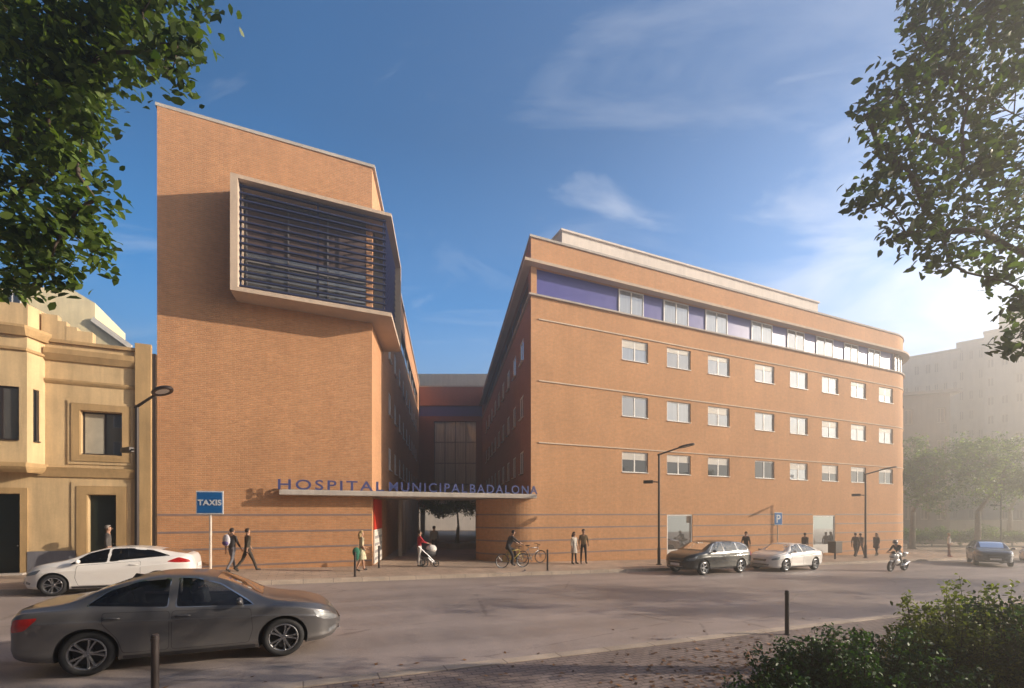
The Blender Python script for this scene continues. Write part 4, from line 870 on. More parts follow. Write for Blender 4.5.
window(bay, wx0 - 1.2, -bw_ + .1, wzb, wx1 - wx0 + 1.2, wzt - wzb, 0, GLASSR, (.45, .72), .06, frame=DARKM); window(bay, tbf - .0 + ck.normalized().x * .22 - ck.normalized().y * .09, -bw_ + ck.normalized().y * .22 + ck.normalized().x * .09, wzb, ck.length - .44, wzt - wzb, math.atan2(ck.y, ck.x), GLASSD, (), .05, frame=DARKM)
mb = MB(); loft_ring(mb, plan, [(-.03, zb0 - .22), (.06, zb0 - .12), (.12, zb0 - .02), (.12, zb0 + .12), (-.03, zb0 + .12)]); mb.build('bay_moulding', CREAMD, bay); mb = MB(); loft_ring(mb, plan, [(-.03, zbt - .55), (.07, zbt - .5), (.07, zbt - .42), (-.03, zbt - .38)]); mb.build('bay_moulding', CREAMD, bay); mb = MB()
loft_ring(mb, plan, [(-.03, zbt), (.12, zbt), (.24, zbt + .25), (.24, zbt + .34), (-.03, zbt + .34)]); mb.build('bay_moulding', CREAMD, bay)
mb = MB(); za = zbt + .34
mb.prism([(tb2 + .1, .3), (tb2 + .4, -.45), (tbf - .05, -.45), (tbay - .1, .3)], za - .05, za + .85)
for k, (dx, hh) in enumerate(((.0, .62), (.25, .42), (.55, .26), (1.0, .14))): mb.box(tbay - .1 + dx, tbay + .35 + dx, .0, .3, ZH + .1, ZH + .1 + hh + .3)
mb.build('attic_parapet', CREAM, house)
# pale house behind it
rear_h = thing('cream_house', 'pale cream house with a sloping white parapet rising behind the ochre townhouse', 'house', S(0, 0), A)
yb = 32.0; zs = lambda px, py: EYE + (HY - py) / F * S(t_at(px, -yb), yb).y; tx = lambda px: t_at(px, -yb)
pts = [(tx(-60), zs(-60, 284)), (tx(70), zs(70, 288)), (tx(95), zs(95, 303)), (tx(95), zs(95, 322)), (tx(131), zs(131, 350)), (tx(131), 0), (tx(-60), 0)]
M = Matrix(((1, 0, 0, 0), (0, 0, 1, yb), (0, 1, 0, 0), (0, 0, 0, 1)))
MB().prism(pts, .0, 8, 0, M).build('wall', CREAML, rear_h)
mb = MB(); mb.prism([(tx(92), zs(92, 322)), (tx(95), zs(95, 318)), (tx(133), zs(133, 346)), (tx(131), zs(131, 350))], -.35, -.004, 0, M); mb.build('sloping_parapet', WHITER, rear_h)
window(rear_h, tx(8), yb - .64, zs(20, 318), tx(25) - tx(8), 2.2, 0, GLASSD, (.5,), .06)

# ------------------------------------------------------------------ far blocks behind the trees on the right
def block(name, label, px0, px1, pytop, d, depth, m_, floors, cols, overhang=0.0, rot=.0):
    a = at(px0, pytop, d); th = math.atan((px0 + px1) / 2 / F - HX / F) - rot; z0 = -3.0; H = a.z; e = Vector((math.cos(th), -math.sin(th))); k = (px1 - HX) / F
    w = (k * d - a.x) / (e.x - k * e.y); o = thing(name, label, 'apartment block', (a.x, d, 0), -th)
    hs = []; fh = (H - 1.2) / floors; cw_ = w / cols
    for r in range(floors):
        for c in range(cols):
            if (r * 7 + c * 5) % 9 != 0: hs.append((c * cw_ + cw_ * .22, c * cw_ + cw_ * .74, 1.6 + r * fh, 1.6 + r * fh + fh * .48))
    mb = MB(); grid_wall(mb, (0, 0, 0), (1, 0, 0), (0, 1, 0), w, z0, H, hs, rev=.3); mb.quad((0, 0, z0), (0, depth, z0), (0, depth, H), (0, 0, H)); mb.quad((w, 0, z0), (w, depth, z0), (w, depth, H), (w, 0, H)); mb.quad((0, depth, z0), (w, depth, z0), (w, depth, H), (0, depth, H))
    mb.build('wall', m_, o); MB().box(-overhang - .1, w + overhang + .1, -overhang - .1, depth + .1, H, H + .35).build('roof', FARG, o)
    mw = None
    for k, (s0, s1, z0_, z1_) in enumerate(hs[:100]):
        if mw is None:
            mb = MB(); ww, hh = s1 - s0, z1_ - z0_; mb.box(0, ww, 0, .05, 0, .12); mb.box(0, ww, 0, .05, hh - .12, hh); mb.box(0, .1, 0, .05, .12, hh - .12); mb.box(ww - .1, ww, 0, .05, .12, hh - .12); mb.box(ww / 2 - .05, ww / 2 + .05, 0, .05, .12, hh - .12); mb.box(.1, ww - .1, .055, .07, .1, hh - .1, 1); q_ = mb.build('window', [FARW, FARG], o, loc=(s0, .15, z0_)); mw = q_  # panes in pale grey, distance haze put into their colour
        else: q_ = mw.copy(); COL.objects.link(q_); q_.parent = o; q_.location = (s0, .15, z0_)
    return o, w, H
block('apartment_block', 'low hazy grey block with an overhanging flat roof just beyond the rounded wing', 870, 950, 399, 58, 9, FARG, 4, 5, .7, .35)
block('apartment_block', 'pale hazy block stepping up just left of the tallest block', 957, 986, 345, 72, 8, FARW, 9, 3)
b2, w2, h2 = block('apartment_block', 'tallest hazy apartment block on the right skyline', 984, 1110, 334, 69, 10, FARW, 10, 8)
MB().box(w2 * .12, w2 * .4, 3, 9, h2 + .3, h2 + 3.2).build('roof_hut', FARW, b2); MB().box(w2 * .5, w2 * .62, 4, 8, h2 + .3, h2 + 2.0).build('roof_hut', FARW, b2)
b3, w3, h3 = block('apartment_block', 'mid height hazy block filling the skyline between the rounded wing and tall block', 890, 934, 362, 76, 8, FARW, 8, 4)
block('apartment_block', 'pale hazy block between the mid height block and the tall stepped block', 932, 960, 355, 73, 8, FARW, 8, 3)
gw_ = MB(); a_, b_ = at(895, 500, 60), at(1150, 500, 60); gw_.bbox(a_.x, b_.x, 59.8, 60.2, -2.5, 1.5, .03); tag(gw_.build('garden_wall', plaster('wall_render', (.34, .32, .26))), 'long low pale wall behind the hazy trees and bushes', 'wall')
# court behind the passage


# ------------------------------------------------------------------ street lamps, signs, bollards, bin
def make_lamp(label, P, h=5.9):
    o = thing('street_lamp', label, 'street lamp', P, rad(67), 'twin headed street lamps along the far pavement')
    MB().tube([(0, 0, 0), (0, 0, .9), (0, 0, .92), (0, 0, h)], [.085, .085, .065, .055], 12).lathe([(.0, 0), (.16, 0), (.16, .03), (.1, .05)], 16).build('pole', DARKM, o, True, sharp=40)
    MB().tube([(0, .08, h - .06), (0, -.45, h + .10), (0, -1.0, h + .27)], [.05, .045, .04], 8).build('arm', DARKM, o, True, sharp=40)
    mb = MB(); c = Vector((0, -1.36, h + .35))
    M = Matrix.Translation(c) @ Matrix.Rotation(-.2, 4, 'X') @ Matrix.Diagonal((.8, 1.35, 1, 1)); mb.lathe([(.20, -.035), (.30, -.045), (.315, .0), (.29, .05), (.20, .045)], 24, 0, M, True); mb.build('lamp_head', DARKM, o, True, sharp=40)
    MB().lathe([(0, -.02), (.205, -.02), (.205, .02), (0, .02)], 24, 0, M).build('lens', LAMPG, o)
    MB().tube([(0, .0, h * .745), (0, .35, h * .75)], .03, 8).bbox(-.09, .09, .3, .8, h * .735, h * .76 + .03, .02).build('lower_lamp', DARKM, o)
    return o
def at_w(px, w): t = t_at(px, w); p_ = S(t, -w); return Vector((p_.x, p_.y, gt(t)))
make_lamp('street lamp standing in front of the ochre townhouse pilaster', at_w(137, 2.8)); make_lamp('street lamp just left of the parked black estate car', at_w(659, 2.8)); make_lamp('street lamp near the rounded end of the wing, beside walking pedestrians', at_w(865.5, 2.5))
P = at(1001, 540, 46); P.z = g(P.x, P.y); make_lamp('hazy street lamp behind the cars at the far right, before the trees', P)
bol = [(at_w(355, 3.75), .95, 'dark bollard beside the woman in the white dress'), (at_w(547.5, 3.75), .95, 'dark bollard at the kerb right of the cyclist'), (on_ground(787, 634.5), .93, 'dark bollard on the near kerb above the bushes'), (on_ground(155, 703), .84, 'dark bollard in front of the grey saloon car'), (at_w(379, .9), 1.0, 'dark bollard at the red banner by the passage wall')]
mb = MB().lathe([(0, 0), (.06, 0), (.06, .012), (.042, .02), (.042, .86), (.046, .865), (.046, .905), (.042, .91), (.042, .94), (.03, .955), (0, .957)], 18); b0 = None
for P, h, lb in bol:
    if b0 is None: b0 = mb.build('bollard', DARKM, None, True, P, sharp=35); tag(b0, lb, 'bollard', 'dark steel bollards')
    else: o = dup(b0, P, None, lb)
    (b0 if P is bol[0][0] else o).scale = (1, 1, h / .957)
def sign(name, label, P, w, h, zt, txt, ts, face):
    o = thing(name, label, 'sign', P, face)
    MB().tube([(0, 0, 0), (0, 0, zt - h * .5)], .042 if w > .7 else .03, 10).build('post', GALV, o, True, sharp=40)
    MB().bbox(-w / 2, w / 2, -.062, -.042, zt - h, zt, .008).build('border', SIGNW, o); k = .05 * w
    MB().bbox(-w / 2 + k, w / 2 - k, -.072, -.0615, zt - h + k, zt - k, .004).build('plate', BLUES, o)
    me = text_mesh(txt, ts, .003, 1.05, .008); me.materials.clear(); me.materials.append(SIGNW); xs = [v.co.x for v in me.vertices]; ys = [v.co.y for v in me.vertices]; cx, cy = (min(xs) + max(xs)) / 2, (min(ys) + max(ys)) / 2
    for v in me.vertices: v.co = Vector((v.co.x - cx, -.0765 - v.co.z, v.co.y - cy + zt - h / 2))
    link('lettering', me, o)
P = at_w(210.5, 3.4); sign('taxi_sign', 'blue TAXIS sign on a pale post beside the pavement', P, .86, .80, z_at(210, 491, 3.4) - P.z, 'TAXIS', .19, 0.2)
P = at_w(777.5, 3.4); sign('parking_sign', 'small blue P parking sign behind the white saloon', P, .60, .74, z_at(777, 512.5, 3.4) - P.z, 'P', .48, .3)
# unseen row added behind the viewer to block sky light and fill reflections
for k, (t0, wd, hh, lb) in enumerate(((-58, 17, 14, 'unseen cream terrace added across the street, leftmost of the opposite row'), (-40.5, 15, 17, 'unseen ochre terrace added across the street, second of the opposite row'), (-25, 18, 15, 'unseen pale terrace added across the street directly behind the viewer'), (-6.5, 16, 18, 'unseen grey terrace added across the street, rightmost of the opposite row'))):
    o = thing('added_terrace', lb, 'house', S(t0 + wd, -34.0), A + PI, 'unseen terraces added across the street'); hs = [(1 + c * 2.9, 2.3 + c * 2.9, 1.0 + r * 3.2, 2.9 + r * 3.2) for r in range(int(hh / 3.4)) for c in range(int((wd - 1) / 2.9))]
    mb = MB(); grid_wall(mb, (0, 0, 0), (1, 0, 0), (0, 1, 0), wd, -2, hh, hs, rev=.2); mb.quad((0, 0, -2), (0, 10, -2), (0, 10, hh), (0, 0, hh)); mb.quad((wd, 0, -2), (wd, 10, -2), (wd, 10, hh), (wd, 0, hh)); mb.quad((0, 10, -2), (wd, 10, -2), (wd, 10, hh), (0, 10, hh)); mb.build('wall', (CREAM, CREAMD, FARG, GREYR, CREAM)[k], o); MB().box(-.1, wd + .1, -.25, 10.1, hh, hh + .25).build('roof', GREYR, o)
    for a, b, z0, z1 in hs: window(o, a, .12, z0, b - a, z1 - z0, 0, GLASSD, (.5,), .06)
P = at_w(835, 2.6); o = thing('litter_bin', 'dark litter bin on a short post beside the white saloon', 'litter bin', P, A)
MB().tube([(0, 0, 0), (0, 0, .5)], .06, 10).build('post', DARKM, o); MB().bbox(-.36, .36, -.26, .26, .42, 1.12, .04).bbox(-.38, .38, -.28, .28, 1.1, 1.2, .03).build('bin_body', mat('bin_brown', (.09, .07, .055), .6), o)

# ------------------------------------------------------------------ bicycles and the motorcycle
def make_bike(label, P, rz, frame, lean=0.0):
    o = thing('bicycle', label, 'bicycle', P, rz); o.rotation_euler = (lean, 0, rz); R_ = .34; MY = Matrix.Rotation(PI / 2, 4, 'X')
    for x in (-.53, .53):
        M = Matrix.Translation((x, 0, R_)) @ MY; ring = [(math.cos(a) * (R_ - .018), math.sin(a) * (R_ - .018), 0) for a in [i * PI / 16 for i in range(33)]]
        wh = MB().tube(ring, .019, 6, 0, M).build('wheel', BLACK, o, True); mb = MB().tube([(p_[0] * .93, p_[1] * .93, 0) for p_ in ring], .012, 5, 0, M)
        for k in range(14): a = 2 * PI * k / 14; mb.tube([(0, 0, .02 * (-1) ** k), (math.cos(a) * .3, math.sin(a) * .3, 0)], .003, 3, 0, M)
        mb.build('rim', ALLOY, wh)
    mb = MB(); bbk, seat, head, hd2, rear_, fr_2 = (-.07, 0, .30), (-.22, 0, .80), (.34, 0, .84), (.38, 0, .70), (-.53, 0, R_), (.53, 0, R_)
    for a, b, r in ((bbk, seat, .017), (seat, head, .018), (bbk, hd2, .02), (head, hd2, .021), (hd2, fr_2, .015)): mb.tube([a, b], r, 6)
    for y in (-.05, .05): mb.tube([(bbk[0], y * .6, bbk[2]), (rear_[0], y, rear_[2])], .011, 5); mb.tube([(seat[0], y * .4, seat[2] - .03), (rear_[0], y, rear_[2])], .01, 5)
    mb.build('frame', frame, o, True); MB().tube([(-.22, 0, .80), (-.245, 0, .92)], .014, 6).ell((-.25, 0, .945), (.14, .07, .03)).build('saddle', BLACK, o, True)
    MB().tube([(.34, 0, .84), (.33, 0, .98)], .015, 6).tube([(.26, -.27, 1.0), (.37, -.2, 1.0), (.35, 0, .99), (.37, .2, 1.0), (.26, .27, 1.0)], .014, 6).build('handlebar', BLKG, o, True)
    MB().lathe([(0, .045), (.09, .045), (.09, .055), (0, .055)], 18, 0, Matrix.Translation(bbk) @ MY).tube([(-.07, -.07, .30), (-.0, -.07, .15)], .012, 5).tube([(-.07, .07, .3), (-.14, .07, .45)], .012, 5).box(-.05, .05, -.15, -.07, .13, .155).box(-.19, -.09, .07, .15, .44, .465).build('crank', CHROME, o)
    return o
YB = mat('olive_yellow_frame', (.42, .33, .07), .35); SILV = mat('silver_frame', (.42, .42, .42), .3, .6)
Pb = at_w(512.5, 2.3); make_bike('yellow framed bicycle ridden past the entrance by a dark clad cyclist', Pb, A, YB)
P2 = at_w(531, .45); make_bike('grey bicycle leaning on the brick wall behind the cyclist', P2, A, SILV, .14)
Pm = on_ground(897, 571, ROAD); hm = rad(207); mo = thing('motorcycle', 'white and black sports motorcycle ridden along the road', 'motorcycle', Pm, hm); MY = Matrix.Rotation(PI / 2, 4, 'X'); mo.rotation_euler = (rad(-6), 0, hm)
for x, w_ in ((.70, .12), (-.70, .18)):
    M = Matrix.Translation((x, 0, .31)) @ MY; h_ = w_ / 2
    wh = MB().lathe([(.20, -h_ * .8), (.27, -h_), (.305, -h_ * .5), (.315, 0), (.305, h_ * .5), (.27, h_), (.20, h_ * .8)], 28, 0, M, True).build('wheel', BLACK, mo, True); mb = MB().lathe([(.205, -h_ * .5), (.205, h_ * .5), (.18, h_ * .4), (.18, -h_ * .4)], 24, 0, M, True)
    for k in range(5): a = 2 * PI * k / 5; mb.tube([(0, 0, 0), (math.cos(a) * .19, math.sin(a) * .19, 0)], .02, 5, 0, M)
    mb.build('rim', ALLOY, wh)
mb = MB()
for y in (-.10, .10): mb.tube([(.70, y, .31), (.46, y, .92)], .026, 8)
mb.tube([(-.70, .09, .31), (-.15, .09, .42)], .04, 8).tube([(-.70, -.09, .31), (-.15, -.09, .42)], .04, 8); mb.build('fork', ALLOY, mo, True)
WHP = WHITP; mb = MB()
mb.ell((.46, 0, .80), (.24, .20, .22)).ell((.30, 0, .56), (.34, .19, .20)).ell((.62, 0, .86), (.16, .14, .13)); mb.build('fairing', WHP, mo, True); MB().ell((.10, 0, .90), (.27, .17, .14)).build('tank', WHP, mo, True)
MB().ell((.0, 0, .48), (.34, .16, .2)).build('engine', DISCM, mo, True); MB().ell((-.34, 0, .84), (.3, .15, .06)).build('seat', BLACK, mo, True); MB().ell((-.66, 0, .95), (.26, .11, .07)).build('tail', WHP, mo, True)
MB().ell((.72, 0, .80), (.07, .12, .055)).build('headlight', HEADL, mo, True); MB().tube([(.42, -.33, .97), (.46, 0, .98), (.42, .33, .97)], .02, 6).build('handlebar', BLKG, mo); MB().tube([(.0, .13, .33), (-.35, .17, .36), (-.72, .18, .52)], [.04, .045, .06], 10).build('exhaust', CHROME, mo, True)
MB().ell((.60, 0, 1.0), (.09, .12, .11)).build('screen', BLKG, mo, True); MB().ell((.70, 0, .585), (.2, .07, .06)).build('front_mudguard', WHP, mo, True)
# ------------------------------------------------------------------ people in place
D = rad
person('grey haired man in a grey suit standing at the townhouse door', at_w(108, .75), A + .2, 1.78, (.10, .09, .085), (.08, .075, .07), HAIRG, shL=3, shR=-3)
pa = at_w(232, .95); pb = at_w(247.5, 1.0)
person('curly haired person in dark top and grey trousers wearing a backpack by the tower', pa, A + rad(50), 1.74, (.05, .045, .045), (.16, .155, .17), HAIRD, hipL=22, hipR=-16, kneeL=8, kneeR=20, shL=-18, shR=20)
person('man in dark olive jacket and trousers striding beside the backpack wearer', pb, A + rad(28), 1.76, (.055, .045, .03), (.045, .038, .03), HAIRD, hipL=-20, hipR=24, kneeL=22, kneeR=6, shL=20, shR=-18)
hb = A + rad(50); f_ = Vector((math.cos(hb), math.sin(hb), 0)); bp = thing('backpack', 'white and purple backpack on the curly haired walker by the tower', 'backpack', pa - f_ * .24 + Vector((0, 0, 1.12)), hb)
MB().ell((-.02, 0, .14), (.10, .16, .24)).build('bag', mat('pack_white', (.6, .58, .62), .7), bp, True); MB().ell((-.06, 0, .03), (.09, .14, .10)).build('pocket', mat('pack_purple', (.12, .08, .25), .7), bp, True)
mb = MB()
for y in (-.09, .09): mb.tube([(.06, y, .34), (.17, y, .40), (.26, y, .30)], .016, 5)
mb.build('strap', BLACK, bp)
pw = at_w(361.5, 2.0)
person('blonde woman in a pale yellow dress with a green jacket by the left bollard', pw, A + rad(12), 1.68, (.62, .55, .36), (.6, .5, .3), HAIRL, hipL=12, hipR=-12, kneeL=4, kneeR=12, skirt=((.64, .58, .38), .52, .2, .27), longhair=True, w=.88, sleeve=False, elL=55, elR=40)
jk = thing('jacket', 'green jacket folded over the arm of the blonde woman', 'jacket', pw + Vector((-.15, -.22, .72)), A); mb = MB(); mb.ell((0, 0, .1), (.15, .09, .2)).ell((.02, -.02, -.08), (.10, .06, .18)); mb.build('folded_cloth', cloth((.03, .16, .10)), jk, True)
pr = at_w(419.5, .8); person('person in a red top and white trousers pushing a pram at the passage', pr, A + .1, 1.66, (.42, .02, .035), (.62, .58, .54), HAIRD, hipL=8, hipR=-8, shL=38, shR=38, elL=35, elR=35, w=.92)
pp = at_w(428.5, .85); pram = thing('pram', 'dark pram with a white hood in front of the red topped person', 'pram', pp, A + .1)
mb = MB().ell((0, 0, .62), (.38, .22, .2)); mb.build('carrycot', mat('pram_dark', (.03, .03, .035), .7), pram, True); MB().ell((.14, 0, .82), (.26, .23, .2)).build('hood', mat('pram_hood', (.68, .64, .6), .8), pram, True)
for x, r in ((-.28, .2), (.3, .14)):
    for y in (-.2, .2): MB().lathe([(r * .8, -.02), (r, -.02), (r, .02), (r * .8, .02)], 18, 0, Matrix.Translation((x, y, r)) @ MY, True).tube([(x - r * .8, y, r), (x + r * .8, y, r)], .01, 4).tube([(x, y, r * .2), (x, y, r * 1.8)], .01, 4).build('wheel', BLACK, pram)
MB().tube([(.28, .2, .16), (-.1, .21, .55), (-.55, .2, .98), (-.55, -.2, .98), (-.1, -.21, .55), (.28, -.2, .16)], .014, 6).tube([(-.28, .2, .2), (.1, .2, .55)], .014, 6).tube([(-.28, -.2, .2), (.1, -.2, .55)], .014, 6).build('chassis', ALLOY, pram)
pm = on_ground(434, 556.5); person('man in a pale shirt and black trousers walking into the passage', Vector((pm.x, pm.y, pm.z)), A + rad(70), 1.78, (.30, .27, .25), (.02, .02, .022), HAIRD, hipL=16, hipR=-14, kneeL=4, kneeR=14, shL=-12, shR=16)
person('cyclist in dark clothes riding the yellow bicycle past the entrance', Vector((Pb.x, Pb.y, Pb.z)) - U * .24, A, 1.76, (.045, .04, .04), (.022, .022, .026), HAIRD, hipL=70, hipR=28, kneeL=62, kneeR=32, shL=48, shR=48, elL=12, elR=12, lean=24, seat=1.0)
person('woman in a long pale coat standing beside the man in a tan jacket', at_w(574, 1.5), A + rad(-70), 1.66, (.52, .48, .42), (.03, .03, .03), HAIRD, hipL=4, hipR=-3, coat=((.52, .48, .42), .62, .19, .22), w=.9, longhair=True)
person('man in a tan jacket and dark trousers beside the pale coated woman', at_w(583.5, 1.4), A + rad(-110), 1.80, (.20, .14, .07), (.03, .026, .024), HAIRD, hipL=4, hipR=-4, shL=8, elL=50, out=10)
person('dark clad pedestrian half hidden behind the black estate car', at_w(746, 1.9), A + PI + .2, 1.76, (.045, .035, .032), (.04, .035, .035), HAIRD, hipL=14, hipR=-14, shR=20, shL=-16)
person('dark clad pedestrian half hidden behind the white saloon', at_w(805, 1.8), A + .1, 1.70, (.06, .048, .045), (.05, .045, .045), HAIRD, hipL=10, hipR=-10)
person('slim pedestrian in brown walking by the wing end, left of the lamp', at_w(855.5, 1.6), A, 1.76, (.11, .08, .06), (.07, .055, .05), HAIRD, hipL=20, hipR=-18, kneeR=18, shL=-16, shR=18)
person('pedestrian in grey brown just left of the lamp by the wing end', at_w(860.5, 1.2), A + .1, 1.72, (.16, .12, .10), (.10, .08, .07), HAIRD, hipL=-18, hipR=20, kneeL=18, shL=16, shR=-16)
person('pedestrian in a dark coat walking right of the lamp by the wing end', at_w(876.5, 1.6), A + PI, 1.76, (.05, .035, .03), (.06, .045, .04), HAIRD, hipL=22, hipR=-20, kneeR=20, coat=((.05, .035, .03), .66, .18, .22), longhair=True, w=.95)
pg = on_ground(949, 557); person('person in a pale shirt standing by the kerb island near the trees', pg, A + rad(-60), 1.80, (.80, .76, .70), (.20, .09, .07), HAIRL, hipL=5, hipR=-4, shL=14, shR=-8, out=14, shoes=REDSH)
person('helmeted rider in dark leathers on the white motorcycle', Vector((Pm.x, Pm.y, Pm.z)) - Vector((math.cos(hm), math.sin(hm), 0)) * .22, hm, 1.76, (.03, .028, .03), (.028, .026, .028), HAIRD, hipL=78, hipR=78, kneeL=100, kneeR=100, spread=16, shL=45, shR=45, elL=25, elR=25, lean=32, seat=.93, helmet=mat('helmet_grey', (.35, .33, .32), .25))
ds = cen + fw_ * .10 + lf * .34; person('driver in dark clothes seated inside the grey saloon car', Vector((ds.x, ds.y, cen.z)), hd, 1.68, (.04, .04, .045), (.03, .03, .035), HAIRD, hipL=78, hipR=78, kneeL=40, kneeR=40, shL=42, shR=42, elL=20, elR=20, lean=-10, out=3, seat=.47)
pig = MB().ell((0, 0, .09), (.13, .06, .065)).ell((.12, 0, .15), (.045, .04, .045)).tube([(.06, 0, .1), (.12, 0, .15)], [.05, .035], 8).tube([(-.1, 0, .1), (-.24, 0, .07)], [.045, .015], 6).tube([(.15, 0, .15), (.185, 0, .14)], [.012, .004], 5).tube([(0, .025, .05), (0, .025, 0)], .008, 4).tube([(0, -.025, .05), (0, -.025, 0)], .008, 4)
pp_ = on_ground(523.5, 574, ROAD); pig = pig.build('pigeon', mat('pigeon_grey', (.07, .065, .07), .7), None, True, pp_, (0, 0, 1.0)); tag(pig, 'small dark pigeon standing on the road below the cyclist', 'bird')
# ------------------------------------------------------------------ trees and bushes
def leaf_arrays(cl, size, rng, sub=.16, per=26, flat=.55):
    P = []
    for c, r, n in cl:
        c = np.array(c[:]); r = np.array(r if hasattr(r, '__len__') else (r, r, r)); m = max(1, n // per)
        v = rng.normal(size=(m, 3)); v /= np.linalg.norm(v, axis=1)[:, None]; sc = c + v * (rng.random((m, 1)) ** .40) * r
        k = np.repeat(sc, per, 0); P.append(k + rng.normal(size=k.shape) * sub * np.array((1, 1, .7)))
    P = np.concatenate(P); n = len(P)
    nr = rng.normal(size=(n, 3)); nr[:, 2] = np.abs(nr[:, 2]) * .8 + flat; nr /= np.linalg.norm(nr, axis=1)[:, None]
    ax = np.cross(nr, rng.normal(size=(n, 3))); ax /= np.linalg.norm(ax, axis=1)[:, None]; ay = np.cross(nr, ax); s = size * (.62 + .5 * rng.random((n, 1)))
    ln = .8 + .4 * rng.random((n, 1)); q = lambda x, y, z: P + ax * s * x * ln + ay * s * y + nr * s * z
    return np.stack((q(-.5, 0, -.02), q(-.18, .26, .07), q(.22, .22, .05), q(.56, 0, -.10), q(.22, -.22, .05), q(-.18, -.26, .07)), 1).reshape(-1, 3)
def quads(name, V, m_, parent=None, k=6):
    n = len(V) // k; me = bpy.data.meshes.new(name); me.vertices.add(n * k); me.vertices.foreach_set('co', V.astype(np.float32).ravel()); me.loops.add(n * k); me.loops.foreach_set('vertex_index', np.arange(n * k, dtype=np.int32)); me.polygons.add(n); me.polygons.foreach_set('loop_start', np.arange(0, n * k, k, dtype=np.int32)); me.polygons.foreach_set('loop_total', np.full(n, k, np.int32)); me.materials.append(m_); me.update(calc_edges=True); me.validate()
    return link(name, me, parent)
def tree(label, base, top, tr, cl, size, lm, bark, seed, group=None, sub=.2, per=26, twig=.012, name='tree', cat='tree', limb=.35, lean=(0, 0)):
    """trunk to the crotch 'top', a limb to every clump, twigs inside it; leaves in the crown part"""
    rng = np.random.default_rng(seed); rn = random.Random(seed); o = thing(name, label, cat, base, 0, group); b = Vector(base); mb = MB(); tp = Vector(top) - b
    pts = [Vector((0, 0, -.1)), tp * .12 + Vector((0, 0, .0)), tp * .5 + Vector((rn.uniform(-.08, .08), rn.uniform(-.08, .08), 0)) * tr * 4, tp]; mb.tube(pts, [tr * 1.7, tr * 1.15, tr, tr * .82], 12)
    loc = [((Vector(c) - b), r, n) for c, r, n in cl]
    nodes = [tp] + [c for c, r, n in loc]; par = {0: None}; cost = {i: ((nodes[i] - tp).length, 0) for i in range(1, len(nodes))}
    while cost:                                      # grow the limbs from clump to clump
        i = min(cost, key=lambda q: cost[q][0]); par[i] = cost.pop(i)[1]
        for q in cost:
            dq = (nodes[q] - nodes[i]).length * 1.02 + .05 * (nodes[i] - tp).length
            if dq < cost[q][0]: cost[q] = (dq, i)
    wt = {i: 1 for i in range(len(nodes))}
    for i in reversed(list(par)):
        if par[i] is not None: wt[par[i]] += wt[i]
    for i in range(1, len(nodes)):
        c, r, n = loc[i - 1]; s_ = nodes[par[i]]; d = c - s_; rm = r if not hasattr(r, '__len__') else max(r); sag = .12 if par[i] == 0 else .05
        mid_ = s_ + d * .5 + Vector((rn.uniform(-.1, .1) * d.length, rn.uniform(-.1, .1) * d.length, d.length * sag)); r0 = min(tr * .75, tr * .62 * (wt[i] / len(nodes)) ** .5 * (limb / .35) ** .3); r1 = r0 * .75
        mb.tube([s_ - d.normalized() * r0 * .5, s_.lerp(mid_, .5) + Vector((0, 0, .02 * d.length)), mid_, c], [r0, r0 * .93, r0 * .85, r1 if wt[i] > 1 else r0 * .4], 7)
        for k in range(max(4, int(rm * 7))):
            v = Vector((rn.gauss(0, 1), rn.gauss(0, 1), rn.gauss(0, .8))).normalized(); s0 = mid_.lerp(c, rn.uniform(.5, 1)); e = c + v * rm * rn.uniform(.55, 1.0); q = s0.lerp(e, .5) + Vector((rn.uniform(-.1, .1), rn.uniform(-.1, .1), .08)) * rm
            mb.tube([s0, q, e], [twig, twig * .7, twig * .3], 4)
    mb.build('trunk', bark, o, True)
    quads('crown', leaf_arrays(loc, size, rng, sub, per), lm, o); return o
def near(spec, dn):
    rn = random.Random(dn); out = []
    for px, py, rp, d, n in spec: out.append((at(px, py, d), rp / F * d, n))
    return out
K = 1.0
left = near([(px - 14 if px > 60 else px, py, rp, d, n) for px, py, rp, d, n in [(10, 15, 55, 6.4, 800), (62, 28, 55, 6.0, 900), (112, 22, 42, 5.7, 620), (156, 10, 28, 5.5, 300), (192, 44, 19, 5.3, 170), (184, 78, 12, 5.3, 70), (165, 52, 18, 5.5, 110), (36, 84, 55, 6.1, 850), (82, 84, 40, 5.8, 560), (112, 56, 32, 5.6, 340),
             (14, 140, 40, 6.2, 480), (62, 134, 34, 5.9, 420), (92, 165, 22, 5.6, 170), (50, 175, 26, 5.9, 220), (110, 200, 14, 5.4, 70), (82, 226, 26, 5.4, 260), (106, 252, 14, 5.3, 80), (46, 236, 34, 5.6, 360), (10, 244, 36, 5.9, 380), (62, 272, 22, 5.4, 190), (14, 286, 18, 5.6, 130), (12, 196, 26, 6.0, 220), (98, 120, 26, 5.6, 240),
             (-70, 60, 90, 6.6, 700), (-90, 190, 90, 6.4, 600), (-60, -60, 90, 6.6, 700), (90, -60, 70, 6.0, 500), (200, -40, 40, 5.6, 250)]], 1)
bl = Vector((-10.3, 2.4, g(-10.3, 2.4))); tree('large leafy street tree overhanging the top left corner of the view', bl, bl + Vector((.5, .5, 4.6)), .2, [(c, r, int(n * .98)) for c, r, n in left], .135, LEAFN, BARK, 11, None, .10, 16, .006, limb=.02)
